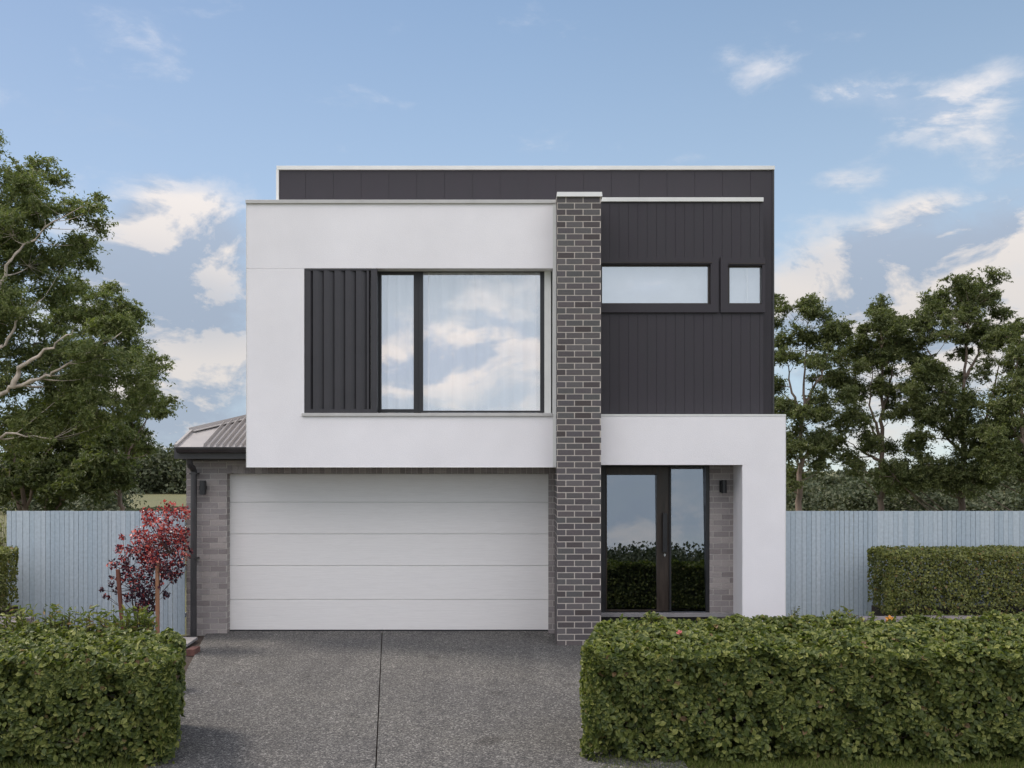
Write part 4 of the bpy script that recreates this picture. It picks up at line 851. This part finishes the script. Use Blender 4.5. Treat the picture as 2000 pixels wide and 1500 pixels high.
# red-leaved plum with two stakes
def red_tree():
    rg = np.random.default_rng(14); Y = 13.0; base = P(272, 1240, Y); base[2] = 0
    e = empty('plum_tree', tuple(base), 'young red leaved plum tree before the fence beside the garage', 'tree'); tb = MB()
    cl = [(322, 1000, 18), (345, 1005, 14), (300, 1010, 14), (285, 1000, 8), (330, 1025, 16), (288, 1020, 8), (285, 1045, 16), (310, 1045, 20), (340, 1045, 16), (275, 1065, 18), (300, 1070, 22), (330, 1070, 20), (352, 1060, 12), (362, 1040, 8), (363, 1080, 10), (350, 1095, 14), (270, 1085, 16), (290, 1095, 20), (315, 1095, 18), (335, 1110, 14), (237, 1050, 6), (238, 1070, 8), (240, 1095, 10), (232, 1100, 9), (246, 1110, 9), (255, 1075, 10), (250, 1125, 10), (265, 1120, 14), (285, 1125, 16), (310, 1120, 12), (260, 1145, 13), (280, 1150, 15), (275, 1170, 15), (255, 1165, 10), (290, 1175, 12), (265, 1190, 11), (285, 1195, 10), (320, 1140, 9), (325, 1160, 7), (300, 1150, 10), (222, 1140, 6), (228, 1155, 6), (207, 1150, 4), (205, 1130, 4), (212, 1162, 4), (275, 1210, 8), (218, 1165, 4), (335, 1130, 10), (345, 1120, 8)]
    Cn, N, Tn = [], [], []
    mains = [P(268, 1200, Y), P(290, 1180, Y), P(262, 1150, Y), P(300, 1110, Y), P(330, 1080, Y), P(250, 1110, Y)]
    for m_ in mains: tb.tube(bez(base + (0, 0, .0), m_, np.array((0, 0, -.05)), 7), list(np.linspace(.014, .006, 7)), 6)
    for px, py, r in cl:
        c = P(px, py, Y) + (0, rg.uniform(-.22, .22), 0); R_ = r / S(Y) * 1.28; a = min(mains, key=lambda q_: np.linalg.norm(q_ - c) + (3 if q_[2] > c[2] else 0))
        tb.tube(bez(a, c, np.array((0, 0, -.06)), 6), list(np.linspace(.006, .0025, 6)), 5, cap=False)
        nl = int(7500 * R_ * R_) + 6
        q_ = rnd_unit(rg, nl) * rg.uniform(.1, 1, nl)[:, None] ** .5 * R_; Cn.append(c + q_); N.append(rnd_unit(rg, nl) + (0, -.2, .5)); Tn.append(rnd_unit(rg, nl) + q_ / R_ + (0, 0, .3))
    tb.build('trunk', M['bark_dark'], e, smooth=True); Cn = np.concatenate(Cn); N = np.concatenate(N); Tn = np.concatenate(Tn); L = .046 * rg.uniform(.6, 1.3, len(Cn))
    # red towards the top, purple below: sun and shade put into leaf colour
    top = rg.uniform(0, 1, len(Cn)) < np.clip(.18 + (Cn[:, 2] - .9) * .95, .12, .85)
    make_leaves('sunlit_leaves', Cn[top], N[top], Tn[top], L[top], L[top] * .55, M['leaf_red'], e, True)
    tag(make_leaves('crown', Cn[~top], N[~top], Tn[~top], L[~top], L[~top] * .55, M['leaf_purple'], e, True), 'dark purple leaves, mostly in the shaded lower crown')
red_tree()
def stake(a, b_, r_, mat, label):
    s_ = MB(); u = np.array((r_, 0, 0)); v = np.array((0, r_, 0)); s_.prism([a - u - v, a + u - v, a + u + v, a - u + v], b_ - a); tip = b_ + (b_ - a) / np.linalg.norm(b_ - a) * .02
    o = s_.build('garden_stake', mat, bevel=.003); tag(o, label, 'stake', 'timber stakes of the young tree')
a = P(243, 1255, 12.7); a[2] = 0; stake(a, P(230, 1112, 12.7), .022, M['timber2'], 'dark red timber stake leaning left of the plum tree')
a = P(308, 1255, 12.75); a[2] = 0; stake(a, P(307.5, 1099, 12.75), .022, M['timber'], 'upright orange timber stake in front of the plum tree')
# paver and brick at the garage corner
s_ = MB(); s_.prism([P(352, 1251, 13.5) * (1, 1, 0) + (0, 0, .02), P(386, 1251, 13.5) * (1, 1, 0) + (0, 0, .02), P(366, 1268, 12.95) * (1, 1, 0) + (0, 0, .02), P(352, 1268, 12.95) * (1, 1, 0) + (0, 0, .02)], (0, 0, .035))
tag(s_.build('paving_slab', M['concrete']), 'grey paving slab at the foot of the downpipe', 'paving slab')
s_ = MB(); c = P(376, 1278, 12.5); s_.box(c[0] - .055, c[0] + .055, 12.42, 12.65, -.01, .085); s_.build
tag(s_.build('edging_brick', M['redbrick'], bevel=.008), 'red brown brick at the left corner of the driveway', 'brick')

# lawn strip
rg = np.random.default_rng(9)
def lawn(X0, X1, Y0, Y1, n):
    x = rg.uniform(X0, X1, n); y = rg.uniform(Y0, Y1, n); h = rg.uniform(.03, .085, n); c = np.stack([x, y, gz(x, y) + h * .45], 1)
    V, f_, s2 = leaves_mesh(c, rnd_unit(rg, n) * (1, 1, .2), rnd_unit(rg, n) * .45 + (0, 0, 1), h, np.full(n, .006), .0); o = raw('grass', V, f_, s2, M['blade'], origin=(X0, Y0, 0)); tag(o, 'short green lawn grass along the foot of the hedge', 'grass', kind='stuff')
lawn(.65, 5.2, 6.9, 8.6, 45000); lawn(-5.2, -2.95, 6.9, 8.3, 16000)
